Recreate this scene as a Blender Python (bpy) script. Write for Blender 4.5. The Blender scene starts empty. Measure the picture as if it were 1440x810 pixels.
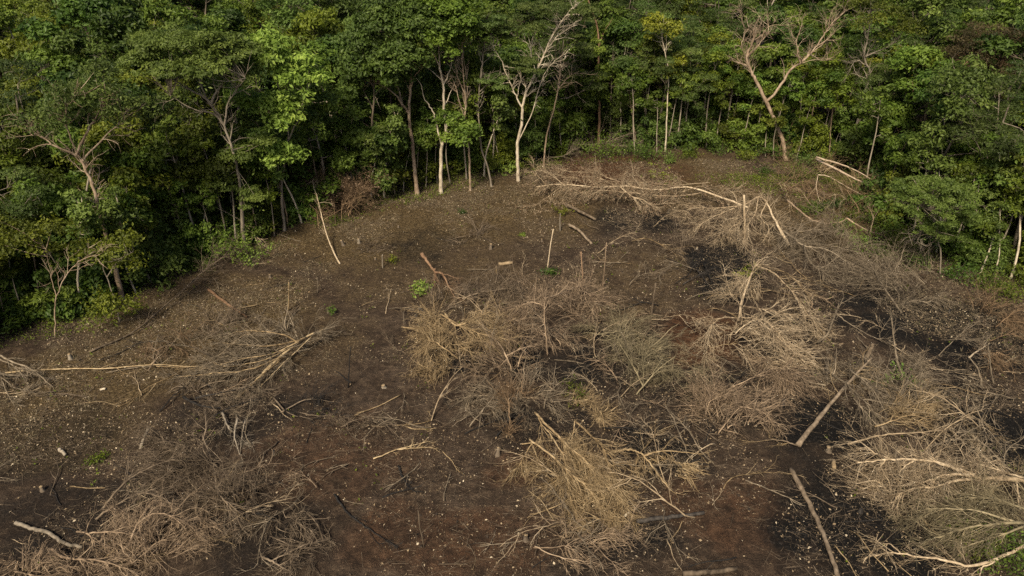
import bpy, math
import numpy as np
from mathutils import Vector

# ------------------------------------------------------------------ camera, sky, sun, exposure
scn = bpy.context.scene
CAM_H, PITCH, FPX = 24.0, math.radians(30.0), 1028.0     # photo is 1440 x 810
cam_d = bpy.data.cameras.new('camera')
cam = bpy.data.objects.new('camera', cam_d)
scn.collection.objects.link(cam)
cam.location = (0, 0, CAM_H)
cam.rotation_euler = (math.pi / 2 - PITCH, 0, 0)
cam_d.sensor_width = 36.0
cam_d.lens = 36.0 * FPX / 1440.0
cam_d.clip_end = 2000.0
scn.camera = cam

SUN_EL, SUN_AZ = math.radians(47), math.radians(200)     # azimuth clockwise from +Y: behind the camera, to its left
wld = bpy.data.worlds.new('World'); scn.world = wld; wld.use_nodes = True
wn = wld.node_tree.nodes; bg = wn['Background']
sky = wn.new('ShaderNodeTexSky'); sky.sky_type = 'NISHITA'; sky.sun_disc = False
sky.sun_elevation = SUN_EL; sky.sun_rotation = SUN_AZ
sky.air_density = 1.0; sky.dust_density = 4.0; sky.ozone_density = 1.0
wld.node_tree.links.new(sky.outputs[0], bg.inputs[0]); bg.inputs[1].default_value = 0.052
sun_d = bpy.data.lights.new('sun', 'SUN'); sun_d.energy = 3.1; sun_d.angle = math.radians(11)
sun_d.color = (1.0, 0.87, 0.66)
sun = bpy.data.objects.new('sun', sun_d); scn.collection.objects.link(sun)
sdir = Vector((math.sin(SUN_AZ) * math.cos(SUN_EL), math.cos(SUN_AZ) * math.cos(SUN_EL), math.sin(SUN_EL)))
sun.rotation_euler = sdir.to_track_quat('Z', 'Y').to_euler()
vs = scn.view_settings
vs.view_transform = 'Standard'; vs.look = 'None'; vs.gamma = 1.0; vs.use_curve_mapping = False
vs.exposure = 0.93
cy = scn.cycles
cy.max_bounces = 5; cy.diffuse_bounces = 3; cy.glossy_bounces = 2; cy.transmission_bounces = 3
cy.use_denoising = False
cy.sample_clamp_indirect = 3.0

# ------------------------------------------------------------------ helpers
rng = np.random.default_rng(7)
COL = scn.collection
Z3 = np.array([0., 0., 1.])
CP, SP = math.cos(PITCH), math.sin(PITCH)

def pray(u, v):
    x = (u - 720.0) / FPX; y = (405.0 - v) / FPX
    return np.array([x, CP + y * SP, -SP + y * CP])

def fbm(x, y, seed=0, octaves=4, scale=1.0):
    out = np.zeros_like(np.asarray(x, float)); amp = 1.0; tot = 0
    for o in range(octaves):
        fx = x * scale * 2 ** o + 17.3 * (seed + o); fy = y * scale * 2 ** o - 9.1 * (seed + o)
        ix = np.floor(fx); iy = np.floor(fy); tx = fx - ix; ty = fy - iy
        tx = tx * tx * (3 - 2 * tx); ty = ty * ty * (3 - 2 * ty)
        def h(a, b):
            s = np.sin(a * 127.1 + b * 311.7 + seed * 74.7) * 43758.5453
            return s - np.floor(s)
        out += amp * ((h(ix, iy) * (1 - tx) + h(ix + 1, iy) * tx) * (1 - ty) + (h(ix, iy + 1) * (1 - tx) + h(ix + 1, iy + 1) * tx) * ty)
        tot += amp; amp *= 0.5
    return out / tot

def gz(x, y):
    return (fbm(x, y, 3, 3, 0.09) - 0.5) * 0.7 + (fbm(x, y, 5, 3, 0.8) - 0.5) * 0.26

def G(u, v, h=0.0):
    """the point h metres above the ground that a pixel of the photograph looks at"""
    d = pray(u, v); z = 0.0
    for _ in range(3):
        t = (z + h - CAM_H) / d[2]; p = d * t
        z = float(gz(np.array(p[0]), np.array(p[1])))
    return np.array([p[0], p[1], z + h])

def atY(u, v, Y):
    d = pray(u, v); t = Y / d[1]
    p = d * t; p[2] += CAM_H
    return p

def to_px(x, y):
    yc = y * SP + (0 - CAM_H) * CP; zc = y * CP + CAM_H * SP
    return 720 + FPX * x / zc, 405 - FPX * yc / zc

def norm(a):
    return a / np.maximum(np.linalg.norm(a, axis=-1, keepdims=True), 1e-9)

def grow(P, D, L, nseg, wander=0.25, grav=0.0):
    P = np.array(P, float).reshape(-1, 3); D = norm(np.array(D, float).reshape(-1, 3)); n = len(P)
    L = np.broadcast_to(np.asarray(L, float), (n,))
    out = np.empty((n, nseg + 1, 3)); out[:, 0] = P; step = (L / nseg)[:, None]
    grav = np.broadcast_to(np.asarray(grav, float), (n,))
    for i in range(nseg):
        D = D + rng.normal(size=(n, 3)) * wander; D[:, 2] -= grav
        D = norm(D); P = P + D * step; out[:, i + 1] = P
    return out

def taper(r0, r1, n, m):
    r0 = np.broadcast_to(np.asarray(r0, float), (n,)); r1 = np.broadcast_to(np.asarray(r1, float), (n,))
    t = np.linspace(0, 1, m)[None]
    return r0[:, None] * (1 - t) + r1[:, None] * t

def kids(nodes, rad, k, t0, t1, spread, follow=1.0):
    """k start points on every curve: position, direction, radius"""
    n, m, _ = nodes.shape
    t = rng.uniform(t0, t1, (n, k)) * (m - 1); i = np.minimum(t.astype(int), m - 2); f = (t - i)[..., None]
    a = np.take_along_axis(nodes, i[..., None].repeat(3, 2), 1); b = np.take_along_axis(nodes, (i + 1)[..., None].repeat(3, 2), 1)
    r = np.take_along_axis(rad, i, 1)
    P = (a * (1 - f) + b * f).reshape(-1, 3)
    D = norm(norm(b - a).reshape(-1, 3) * follow + norm(rng.normal(size=(n * k, 3))) * spread)
    return P, D, r.reshape(-1)

def clampz(nodes, lo=0.03):
    g = gz(nodes[..., 0], nodes[..., 1]) + lo
    nodes[..., 2] = np.maximum(nodes[..., 2], g)
    return nodes

def poly(pts, per=5, jit=0.0):
    """a smooth curve through the given points"""
    p = np.array(pts, float); n = len(p)
    if n == 2:
        t = np.linspace(0, 1, per * 2 + 1)[:, None]; c = p[0] * (1 - t) + p[1] * t
    else:
        e = np.vstack([2 * p[0] - p[1], p, 2 * p[-1] - p[-2]]); c = []
        for i in range(n - 1):
            a, b, q, d = e[i:i + 4]
            for t in np.linspace(0, 1, per, endpoint=False):
                c.append(0.5 * (2 * b + (q - a) * t + (2 * a - 5 * b + 4 * q - d) * t * t + (3 * b - a - 3 * q + d) * t ** 3))
        c.append(p[-1]); c = np.array(c)
    if jit:
        c[1:-1] += rng.normal(size=(len(c) - 2, 3)) * jit
    return c[None]

class Acc:
    def __init__(s): s.v = []; s.f = []; s.a = []; s.n = 0
    def tubes(s, nodes, rad, sides=3, rnd=None, rough=0.0, cap=False):
        nodes = np.asarray(nodes, float); n, m, _ = nodes.shape
        rad = np.broadcast_to(rad, (n, m)).copy()
        if cap:
            nodes = np.concatenate([nodes[:, :1], nodes, nodes[:, -1:]], 1); rad = np.concatenate([rad[:, :1] * 0.02, rad, rad[:, -1:] * 0.02], 1); m += 2
        T = np.empty_like(nodes); T[:, 1:-1] = nodes[:, 2:] - nodes[:, :-2]; T[:, 0] = nodes[:, min(2, m - 1)] - nodes[:, 0]; T[:, -1] = nodes[:, -1] - nodes[:, max(-3, -m)]
        T = norm(T)
        main = norm(nodes[:, -1] - nodes[:, 0])
        ref = np.where(np.abs(main[:, 2:3]) > 0.75, np.array([[1., 0.13, 0]]), np.array([[0.05, 0, 1.]]))[:, None, :]
        A = norm(np.cross(T, ref)); B = np.cross(T, A)
        ang = np.arange(sides) * 2 * math.pi / sides
        R = rad[..., None] * np.ones(sides)
        if rough: R = R * (1 + rng.normal(size=R.shape) * rough)
        V = nodes[:, :, None, :] + (A[:, :, None, :] * np.cos(ang)[:, None] + B[:, :, None, :] * np.sin(ang)[:, None]) * R[..., None]
        base = s.n + (np.arange(n)[:, None, None] * m + np.arange(m - 1)[None, :, None]) * sides
        k = np.arange(sides); k2 = (k + 1) % sides
        F = np.stack([base + k, base + k2, base + sides + k2, base + sides + k], -1).reshape(-1, 4)
        if rnd is None: rnd = rng.random(n)
        s.a.append(np.repeat(np.broadcast_to(rnd, (n,)), m * sides)); s.v.append(V.reshape(-1, 3)); s.f.append(F); s.n += n * m * sides
    def quads(s, V, rnd):
        n = len(V); s.v.append(V.reshape(-1, 3)); s.f.append(s.n + np.arange(n * 4).reshape(-1, 4)); s.a.append(np.repeat(rnd, 4)); s.n += n * 4
    def leaves(s, C, per, r, size, up=0.8, asp=0.45, flat=0.6, droop=0.15):
        C = np.asarray(C, float).reshape(-1, 3)
        if len(C) == 0: return
        cr = np.repeat(rng.random(len(C)), per); C = np.repeat(C, per, 0); n = len(C)
        p = C + rng.normal(size=(n, 3)) * np.array([r, r, r * flat])
        N = norm(norm(rng.normal(size=(n, 3))) + np.array([0, 0, up])); a = norm(np.cross(N, rng.normal(size=(n, 3)))); b = np.cross(N, a)
        z = (size * rng.uniform(0.55, 1.35, n))[:, None]
        V = np.stack([p - a * z * .5, p + b * z * asp * .5, p + a * z * .5 - N * z * droop, p - b * z * asp * .5], 1)
        s.quads(V, np.clip(cr * 0.6 + rng.random(n) * 0.4, 0, 1))
    def puffs(s, C, R, per, size, asp=0.5, flat=0.75, rag=0.16, droop=0.15):
        """leaves on the upper shell of small foliage clumps, facing outward"""
        C = np.asarray(C, float).reshape(-1, 3)
        if len(C) == 0: return
        m = len(C); R = np.broadcast_to(R, (m,)) * rng.uniform(.6, 1.3, m); cnt = np.maximum(4, (per * (R / R.mean()) ** 2)).astype(int)
        cr = np.repeat(rng.random(m), cnt); Rr = np.repeat(R, cnt)[:, None]; CC = np.repeat(C, cnt, 0); n = len(CC)
        d = norm(rng.normal(size=(n, 3))); low = d[:, 2] < -.25; d[low, 2] *= -1
        bump = 1 + rag * np.sin(d[:, :1] * 5 + cr[:, None] * 40) * np.sin(d[:, 1:2] * 6 + cr[:, None] * 17) * 2
        p = CC + d * Rr * bump * [1, 1, flat] * rng.uniform(.62, 1.08, (n, 1))
        N = norm(norm(rng.normal(size=(n, 3))) * .75 + d * .7 + np.array([0, 0, .45])); a = norm(np.cross(N, rng.normal(size=(n, 3)))); b = np.cross(N, a)
        z = (size * rng.uniform(0.5, 1.4, n))[:, None]
        V = np.stack([p - a * z * .5, p + b * z * asp * .5, p + a * z * .5 - N * z * droop, p - b * z * asp * .5], 1)
        s.quads(V, np.clip(cr * 0.65 + rng.random(n) * 0.35, 0, 1))
    def build(s, name, mat, parent=None, origin=(0, 0, 0), smooth=True):
        V = np.concatenate(s.v) - np.asarray(origin, float); F = np.concatenate(s.f); A = np.concatenate(s.a)
        me = bpy.data.meshes.new(name)
        me.vertices.add(len(V)); me.vertices.foreach_set('co', V.astype(np.float32).ravel())
        me.loops.add(F.size); me.loops.foreach_set('vertex_index', F.astype(np.int32).ravel())
        me.polygons.add(len(F)); me.polygons.foreach_set('loop_start', (np.arange(len(F)) * 4).astype(np.int32))
        me.polygons.foreach_set('use_smooth', np.full(len(F), smooth))
        at = me.attributes.new('rnd', 'FLOAT', 'POINT'); at.data.foreach_set('value', A.astype(np.float32))
        me.update(calc_edges=True)
        me.materials.append(mat)
        o = bpy.data.objects.new(name, me); COL.objects.link(o)
        if parent is not None: o.parent = parent
        else: o.location = origin
        return o

def thing(name, label, cat, loc=(0, 0, 0), group=None, rz=0.0):
    o = bpy.data.objects.new(name, None); COL.objects.link(o); o.empty_display_size = 0.3
    o.location = loc; o.rotation_euler = (0, 0, rz)
    return tag(o, label, cat, group)

def tag(o, label=None, cat=None, group=None, kind=None):
    if label: o['label'] = label
    if cat: o['category'] = cat
    if group: o['group'] = group
    if kind: o['kind'] = kind
    return o

def copy_tree(root):
    r = root.copy(); COL.objects.link(r)
    for ch in root.children:
        c = ch.copy(); COL.objects.link(c); c.parent = r
        for g in ch.children:
            d = g.copy(); COL.objects.link(d); d.parent = c
    return r

# ------------------------------------------------------------------ materials
def nodes_of(name):
    m = bpy.data.materials.new(name); m.use_nodes = True
    return m, m.node_tree.nodes, m.node_tree.links, m.node_tree.nodes['Principled BSDF']

def ramp(N, stops):
    r = N.new('ShaderNodeValToRGB'); e = r.color_ramp.elements
    while len(e) < len(stops): e.new(0.5)
    for i, (p, c) in enumerate(stops): e[i].position = p; e[i].color = (*c, 1)
    return r

def leaf_mat(name, dark, mid, light, hue=0.012, trans=0.38):
    m, N, L, b = nodes_of(name)
    a = N.new('ShaderNodeAttribute'); a.attribute_name = 'rnd'
    r = ramp(N, [(0.0, dark), (0.55, mid), (1.0, light)]); L.new(a.outputs['Fac'], r.inputs[0])
    oi = N.new('ShaderNodeObjectInfo'); hs = N.new('ShaderNodeHueSaturation')
    mr = N.new('ShaderNodeMapRange'); mr.inputs[3].default_value = 0.5 - hue; mr.inputs[4].default_value = 0.5 + hue
    L.new(oi.outputs['Random'], mr.inputs[0]); L.new(mr.outputs[0], hs.inputs['Hue'])
    mv = N.new('ShaderNodeMapRange'); mv.inputs[3].default_value = 0.7; mv.inputs[4].default_value = 1.25
    mu = N.new('ShaderNodeMath'); mu.operation = 'MULTIPLY'; mu.inputs[1].default_value = 7.31
    fr = N.new('ShaderNodeMath'); fr.operation = 'FRACT'
    L.new(oi.outputs['Random'], mu.inputs[0]); L.new(mu.outputs[0], fr.inputs[0]); L.new(fr.outputs[0], mv.inputs[0]); L.new(mv.outputs[0], hs.inputs['Value'])
    L.new(r.outputs[0], hs.inputs['Color']); L.new(hs.outputs[0], b.inputs['Base Color'])
    b.inputs['Roughness'].default_value = 0.55; b.inputs['Specular IOR Level'].default_value = 0.35
    t = N.new('ShaderNodeBsdfTranslucent'); mx = N.new('ShaderNodeMixShader'); mx.inputs[0].default_value = trans
    L.new(hs.outputs[0], t.inputs[0]); L.new(b.outputs[0], mx.inputs[1]); L.new(t.outputs[0], mx.inputs[2])
    L.new(mx.outputs[0], N['Material Output'].inputs[0])
    return m

def wood_mat(name, c0, c1, c2, scale=6.0, bump=0.4, rough=0.85, stretch=0.25):
    m, N, L, b = nodes_of(name)
    a = N.new('ShaderNodeAttribute'); a.attribute_name = 'rnd'
    tc = N.new('ShaderNodeTexCoord'); mp = N.new('ShaderNodeMapping'); mp.inputs['Scale'].default_value = (1, 1, stretch)
    L.new(tc.outputs['Object'], mp.inputs[0])
    n = N.new('ShaderNodeTexNoise'); n.inputs['Scale'].default_value = scale; n.inputs['Detail'].default_value = 5
    L.new(mp.outputs[0], n.inputs['Vector'])
    ad = N.new('ShaderNodeMath'); ad.operation = 'MULTIPLY_ADD'; ad.inputs[1].default_value = 0.55
    sb = N.new('ShaderNodeMath'); sb.operation = 'MULTIPLY_ADD'; sb.inputs[1].default_value = 1.5; sb.inputs[2].default_value = -0.52
    L.new(n.outputs['Fac'], sb.inputs[0]); L.new(a.outputs['Fac'], ad.inputs[0]); L.new(sb.outputs[0], ad.inputs[2])
    r = ramp(N, [(0.0, c0), (0.5, c1), (1.0, c2)]); L.new(ad.outputs[0], r.inputs[0]); L.new(r.outputs[0], b.inputs['Base Color'])
    b.inputs['Roughness'].default_value = rough; b.inputs['Specular IOR Level'].default_value = 0.25
    if bump:
        bp = N.new('ShaderNodeBump'); bp.inputs['Strength'].default_value = bump; bp.inputs['Distance'].default_value = 0.03
        L.new(n.outputs['Fac'], bp.inputs['Height']); L.new(bp.outputs[0], b.inputs['Normal'])
    return m

M = {}
M['leaf_mid'] = leaf_mat('leaf_mid', (0.043, 0.075, 0.0084), (0.099, 0.156, 0.0187), (0.179, 0.248, 0.0355))
M['leaf_grey'] = leaf_mat('leaf_grey', (0.054, 0.087, 0.0150), (0.112, 0.168, 0.0299), (0.197, 0.267, 0.0524))
M['leaf_olive'] = leaf_mat('leaf_olive', (0.050, 0.067, 0.0056), (0.112, 0.146, 0.0131), (0.190, 0.229, 0.0224))
M['leaf_dark'] = leaf_mat('leaf_dark', (0.021, 0.044, 0.0065), (0.053, 0.097, 0.0131), (0.102, 0.159, 0.0243))
M['leaf_bright'] = leaf_mat('leaf_bright', (0.084, 0.137, 0.0187), (0.179, 0.280, 0.0449), (0.305, 0.409, 0.0795), trans=0.4)
M['leaf_yellow'] = leaf_mat('leaf_yellow', (0.074, 0.089, 0.0075), (0.156, 0.180, 0.0150), (0.258, 0.275, 0.0262))
M['leaf_feather'] = leaf_mat('leaf_feather', (0.040, 0.067, 0.0131), (0.084, 0.126, 0.0262), (0.144, 0.192, 0.0430))
M['leaf_fern'] = leaf_mat('leaf_fern', (.055, .090, .014), (.115, .170, .030), (.190, .250, .052), hue=.004)
M['leaf_brown'] = leaf_mat('leaf_brown', (.045, .036, .014), (.100, .078, .030), (.165, .130, .055), hue=0.01)
M['leaf_dead'] = leaf_mat('leaf_dead', (.070, .042, .024), (.150, .098, .060), (.250, .180, .118), hue=0.01, trans=0.15)
M['bark_white'] = wood_mat('bark_white', (.10, .075, .05), (.46, .39, .29), (.66, .59, .47), 4.5, stretch=.5)
M['bark_pink'] = wood_mat('bark_pink', (.08, .055, .035), (.28, .205, .14), (.48, .39, .29), 4.5, stretch=.5)
M['bark_grey'] = wood_mat('bark_grey', (.09, .075, .055), (.22, .185, .14), (.36, .31, .24), 4.0)
M['bark_dark'] = wood_mat('bark_dark', (.04, .032, .024), (.11, .085, .06), (.20, .16, .12), 5.0)
M['bark_red'] = wood_mat('bark_red', (.08, .045, .025), (.19, .115, .068), (.32, .21, .13), 4.0)
M['wood_pale'] = wood_mat('wood_pale', (0.076, 0.053, 0.0319), (0.319, 0.243, 0.1558), (0.554, 0.454, 0.3192), 5.0)
M['wood_straw'] = wood_mat('wood_straw', (0.067, 0.045, 0.0213), (0.252, 0.180, 0.0973), (0.470, 0.365, 0.2204), 5.0)
M['wood_grey'] = wood_mat('wood_grey', (0.038, 0.030, 0.0213), (0.168, 0.134, 0.0927), (0.336, 0.275, 0.1976), 5.0)
M['wood_pink'] = wood_mat('wood_pink', (0.042, 0.029, 0.0190), (0.210, 0.151, 0.0988), (0.420, 0.316, 0.2128), 5.0)
M['wood_brown'] = wood_mat('wood_brown', (.035, .026, .018), (.125, .094, .064), (.27, .21, .148), 5.0)
M['wood_rust'] = wood_mat('wood_rust', (0.046, 0.028, 0.0152), (0.151, 0.099, 0.0562), (0.286, 0.198, 0.1178), 5.0)
M['wood_olive'] = wood_mat('wood_olive', (0.050, 0.042, 0.0258), (0.176, 0.147, 0.0882), (0.336, 0.279, 0.1748), 5.0)
M['wood_char'] = wood_mat('wood_char', (.006, .006, .006), (.018, .016, .015), (.06, .052, .045), 8.0)
M['wood_cut'] = wood_mat('wood_cut', (.14, .10, .06), (.26, .19, .11), (.36, .27, .17), 12.0)
M['litter'] = wood_mat('litter', (.08, .055, .032), (.26, .195, .12), (.58, .50, .37), 2.0, bump=0)

def ground_mat():
    m, N, L, b = nodes_of('soil')
    tc = N.new('ShaderNodeTexCoord')
    def noise(s, d=6, rough=0.6):
        n = N.new('ShaderNodeTexNoise'); n.inputs['Scale'].default_value = s; n.inputs['Detail'].default_value = d; n.inputs['Roughness'].default_value = rough
        L.new(tc.outputs['Object'], n.inputs['Vector']); return n.outputs['Fac']
    def attr(nm):
        a = N.new('ShaderNodeAttribute'); a.attribute_name = nm; return a.outputs['Fac']
    def mix(f, a, c):
        x = N.new('ShaderNodeMix'); x.data_type = 'RGBA'
        L.new(f, x.inputs[0])
        for i, q in ((6, a), (7, c)):
            if isinstance(q, tuple): x.inputs[i].default_value = (*q, 1)
            else: L.new(q, x.inputs[i])
        return x.outputs[2]
    def mod(a, n, k=1.6):
        """attribute broken up by a noise"""
        s = N.new('ShaderNodeMath'); s.operation = 'MULTIPLY_ADD'; s.inputs[1].default_value = k; s.inputs[2].default_value = -k * 0.5
        L.new(n, s.inputs[0])
        q = N.new('ShaderNodeMath'); q.operation = 'ADD'; q.use_clamp = True; L.new(a, q.inputs[0]); L.new(s.outputs[0], q.inputs[1])
        w = N.new('ShaderNodeMath'); w.operation = 'MULTIPLY'; w.use_clamp = True; L.new(q.outputs[0], w.inputs[0])
        g = N.new('ShaderNodeMath'); g.operation = 'MULTIPLY'; g.use_clamp = True; g.inputs[1].default_value = 3.0; L.new(a, g.inputs[0]); L.new(g.outputs[0], w.inputs[1])
        return w.outputs[0]
    n0 = noise(0.16, 6, .6); n1 = noise(0.6, 8, .68); n2 = noise(2.2, 8, .72); n3 = noise(8, 6, .7); n4 = noise(26, 4, .65)
    soil = ramp(N, [(0.33, (.022, .0145, .0105)), (0.5, (.054, .039, .029)), (0.66, (.108, .081, .061))]); L.new(n1, soil.inputs[0])
    grain = ramp(N, [(0.34, (.010, .007, .005)), (0.52, (.046, .031, .020)), (0.68, (.145, .104, .068))]); L.new(n2, grain.inputs[0])
    half = N.new('ShaderNodeValue'); half.outputs[0].default_value = 0.55
    c = mix(half.outputs[0], soil.outputs[0], grain.outputs[0])
    lit = ramp(N, [(0.34, (.018, .012, .006)), (0.52, (.080, .056, .027)), (0.68, (.200, .148, .080))]); L.new(n3, lit.inputs[0])
    c = mix(mod(attr('litter'), n1, 2.2), c, lit.outputs[0])
    red = ramp(N, [(0.35, (.022, .011, .006)), (0.65, (.100, .052, .028))]); L.new(n2, red.inputs[0])
    c = mix(mod(attr('red'), n1, 2.0), c, red.outputs[0])
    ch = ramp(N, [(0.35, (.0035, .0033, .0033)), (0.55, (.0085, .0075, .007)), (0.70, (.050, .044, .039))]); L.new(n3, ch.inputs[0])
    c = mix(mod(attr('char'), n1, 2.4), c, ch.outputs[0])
    fine = ramp(N, [(0.36, (.35, .33, .32)), (0.5, (.95, .95, .95)), (0.64, (1.7, 1.65, 1.55))]); L.new(n4, fine.inputs[0])
    mm = N.new('ShaderNodeMix'); mm.data_type = 'RGBA'; mm.blend_type = 'MULTIPLY'; mm.inputs[0].default_value = .8; L.new(c, mm.inputs[6]); L.new(fine.outputs[0], mm.inputs[7]); c = mm.outputs[2]
    L.new(c, b.inputs['Base Color'])
    b.inputs['Roughness'].default_value = 0.95; b.inputs['Specular IOR Level'].default_value = 0.15
    bp = N.new('ShaderNodeBump'); bp.inputs['Strength'].default_value = 0.9; bp.inputs['Distance'].default_value = 0.10; L.new(n3, bp.inputs['Height'])
    bq = N.new('ShaderNodeBump'); bq.inputs['Strength'].default_value = 0.8; bq.inputs['Distance'].default_value = 0.25; L.new(n2, bq.inputs['Height'])
    L.new(bq.outputs[0], bp.inputs['Normal']); L.new(bp.outputs[0], b.inputs['Normal'])
    return m

# ------------------------------------------------------------------ ground
def spot(u, v, ru, rv):
    """an ellipse on the ground in metres: centre and radii"""
    c = G(u, v); D = np.linalg.norm(c - np.array([0, 0, CAM_H]))
    return c, ru * D / FPX, abs(G(u, v - rv)[1] - G(u, v + rv)[1]) / 2

xs = np.concatenate([np.linspace(-400, -62, 24)[:-1], np.arange(-62, 62.01, 0.4), np.linspace(62, 400, 24)[1:]])
ys = np.concatenate([np.linspace(-300, 12, 24)[:-1], np.arange(12, 78.01, 0.4), np.linspace(78, 700, 30)[1:]])
XX, YY = np.meshgrid(xs, ys)
ZZ = gz(XX, YY)
def blobs(lst):
    f = np.zeros_like(XX)
    wx = XX + (fbm(XX, YY, 11, 3, 0.35) - 0.5) * 4; wy = YY + (fbm(XX, YY, 12, 3, 0.35) - 0.5) * 4
    for (u, v, ru, rv, w) in lst:
        c, rx, ry = spot(u, v, ru, rv)
        d = ((wx - c[0]) / rx) ** 2 + ((wy - c[1]) / ry) ** 2
        f = np.maximum(f, w * np.clip(1.35 - d, 0, 1) * 1.35)
    return f
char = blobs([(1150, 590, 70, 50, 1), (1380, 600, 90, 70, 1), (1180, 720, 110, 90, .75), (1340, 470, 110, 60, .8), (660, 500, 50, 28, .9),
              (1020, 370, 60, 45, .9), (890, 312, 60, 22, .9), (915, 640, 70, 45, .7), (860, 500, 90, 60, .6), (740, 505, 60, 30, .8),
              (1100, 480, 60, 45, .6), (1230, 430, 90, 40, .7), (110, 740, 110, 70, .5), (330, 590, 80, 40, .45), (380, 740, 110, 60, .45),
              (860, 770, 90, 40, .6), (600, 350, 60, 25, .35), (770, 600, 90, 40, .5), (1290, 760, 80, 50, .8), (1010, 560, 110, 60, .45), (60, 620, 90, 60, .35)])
litter = blobs([(520, 320, 190, 55, .8), (300, 440, 150, 60, .8), (150, 520, 170, 60, .7), (700, 290, 160, 50, .7), (960, 250, 120, 40, .9),
                (80, 600, 120, 60, .6), (1180, 300, 120, 60, .8), (620, 380, 160, 60, .35), (400, 480, 120, 60, .3), (900, 400, 120, 60, .3)])
UU, VV = to_px(XX, YY)
red = blobs([(1000, 480, 60, 40, .8), (1040, 720, 120, 70, .4), (640, 760, 150, 60, .4), (850, 240, 110, 25, .8), (480, 640, 120, 60, .3), (740, 650, 70, 35, .5)])
gv = np.stack([XX, YY, ZZ], -1).reshape(-1, 3)
ny, nx = XX.shape
ii = (np.arange(ny - 1)[:, None] * nx + np.arange(nx - 1)[None]).ravel()
gf = np.stack([ii, ii + 1, ii + nx + 1, ii + nx], -1)
acc = Acc(); acc.v.append(gv); acc.f.append(gf); acc.a.append(np.zeros(len(gv)))
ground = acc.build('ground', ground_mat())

EDGE = [(-260, 640), (-120, 545), (0, 470), (90, 452), (180, 425), (260, 375), (340, 350), (430, 315), (520, 288), (600, 268), (700, 243), (800, 222), (930, 213),
        (1000, 208), (1080, 222), (1150, 238), (1230, 290), (1300, 350), (1380, 392), (1440, 402), (1560, 440), (1720, 520)]
EW = np.array([G(u, v)[:2] for u, v in EDGE])
CEN = np.array([0., 34.])
eth = np.arctan2(EW[:, 0], EW[:, 1] - CEN[1] + 30); er = np.hypot(EW[:, 0], EW[:, 1] - CEN[1] + 30)
def inside(x, y):
    """metres behind the forest edge (negative in the clearing)"""
    yy = y - CEN[1] + 30
    return np.hypot(x, yy) - np.interp(np.arctan2(x, yy), eth, er)

fo = np.clip(inside(XX, YY) / 3 + 0.3, 0, 1)
litter = np.maximum(litter, fo * 0.7)
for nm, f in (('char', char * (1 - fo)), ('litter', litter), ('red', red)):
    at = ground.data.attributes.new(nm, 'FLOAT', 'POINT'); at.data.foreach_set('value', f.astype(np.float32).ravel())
tag(ground, 'dark brown bare soil of the cleared plot with charred patches', 'ground', kind='structure')

# ------------------------------------------------------------------ forest trees (species, then copies)
def make_species(name, label, H, spread, shape, leafm, barkm, lsize=0.30, asp=0.5, per=150, pr=.85, flat=.72, r0=0.16, k1=8, k2=5, k3=3, t0=0.45, up=0.8, bare=False, group='forest trees behind the edge of the clearing'):
    root = thing(name, label, 'tree', group=group)
    lean = rng.normal(size=2) * 0.06
    tr = grow([[0, 0, -0.25]], [[lean[0], lean[1], 1]], H * 0.86, 12, 0.05, -0.02); trr = taper(r0, r0 * 0.3, 1, 13); trr[:, 0] *= 1.35
    a = Acc(); a.tubes(tr, trr, 8, rough=0.04)
    P, D, rr = kids(tr, trr, k1, t0, 0.98, 1.1, 0.35)
    if shape == 'dome': D[:, 2] = np.abs(D[:, 2]) * 0.5 + 0.28
    elif shape == 'oval': D[:, 2] = D[:, 2] * 0.6 + 0.25
    else: D[:, 2] = D[:, 2] * 0.35 + 0.05
    hfrac = (P[:, 2] - P[:, 2].min()) / max(np.ptp(P[:, 2]), .1)
    fac = {'dome': 1.15 - 0.35 * hfrac, 'oval': 0.6 + 1.3 * hfrac * (1 - hfrac) + .1, 'layer': 1.0 - 0.55 * hfrac}[shape]
    l1 = grow(P, D, spread * fac * rng.uniform(.75, 1.15, len(P)), 6, 0.16, -0.05 if shape != 'layer' else 0.01); r1 = taper(np.minimum(rr * .6, r0 * .45), 0.02, len(P), 7)
    a.tubes(l1, r1, 5)
    P, D, rr = kids(l1, r1, k2, 0.3, 1.0, 0.9); l2 = grow(P, D, spread * .45 * rng.uniform(.6, 1.2, len(P)), 4, 0.2, -0.04); r2 = taper(np.minimum(rr * .7, .04), 0.01, len(P), 5)
    a.tubes(l2, r2, 4)
    P, D, rr = kids(l2, r2, k3, 0.3, 1.0, 1.0); l3 = grow(P, D, spread * .22 * rng.uniform(.6, 1.2, len(P)), 2, 0.2, 0); r3 = taper(0.012, 0.006, len(P), 3)
    a.tubes(l3, r3, 3)
    a.build('trunk', M[barkm], root)
    c = Acc(); C = np.concatenate([l2[:, -1], l1[:, -1], tr[:, -1]]); C = C[rng.random(len(C)) < .92]
    c.puffs(C, pr, per, lsize, asp, flat); c.leaves(l3[rng.random(len(l3)) < .45, -1], 8, .25, lsize, .9, asp, .5); c.build('crown', M[leafm], root, smooth=False)
    return root

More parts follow.
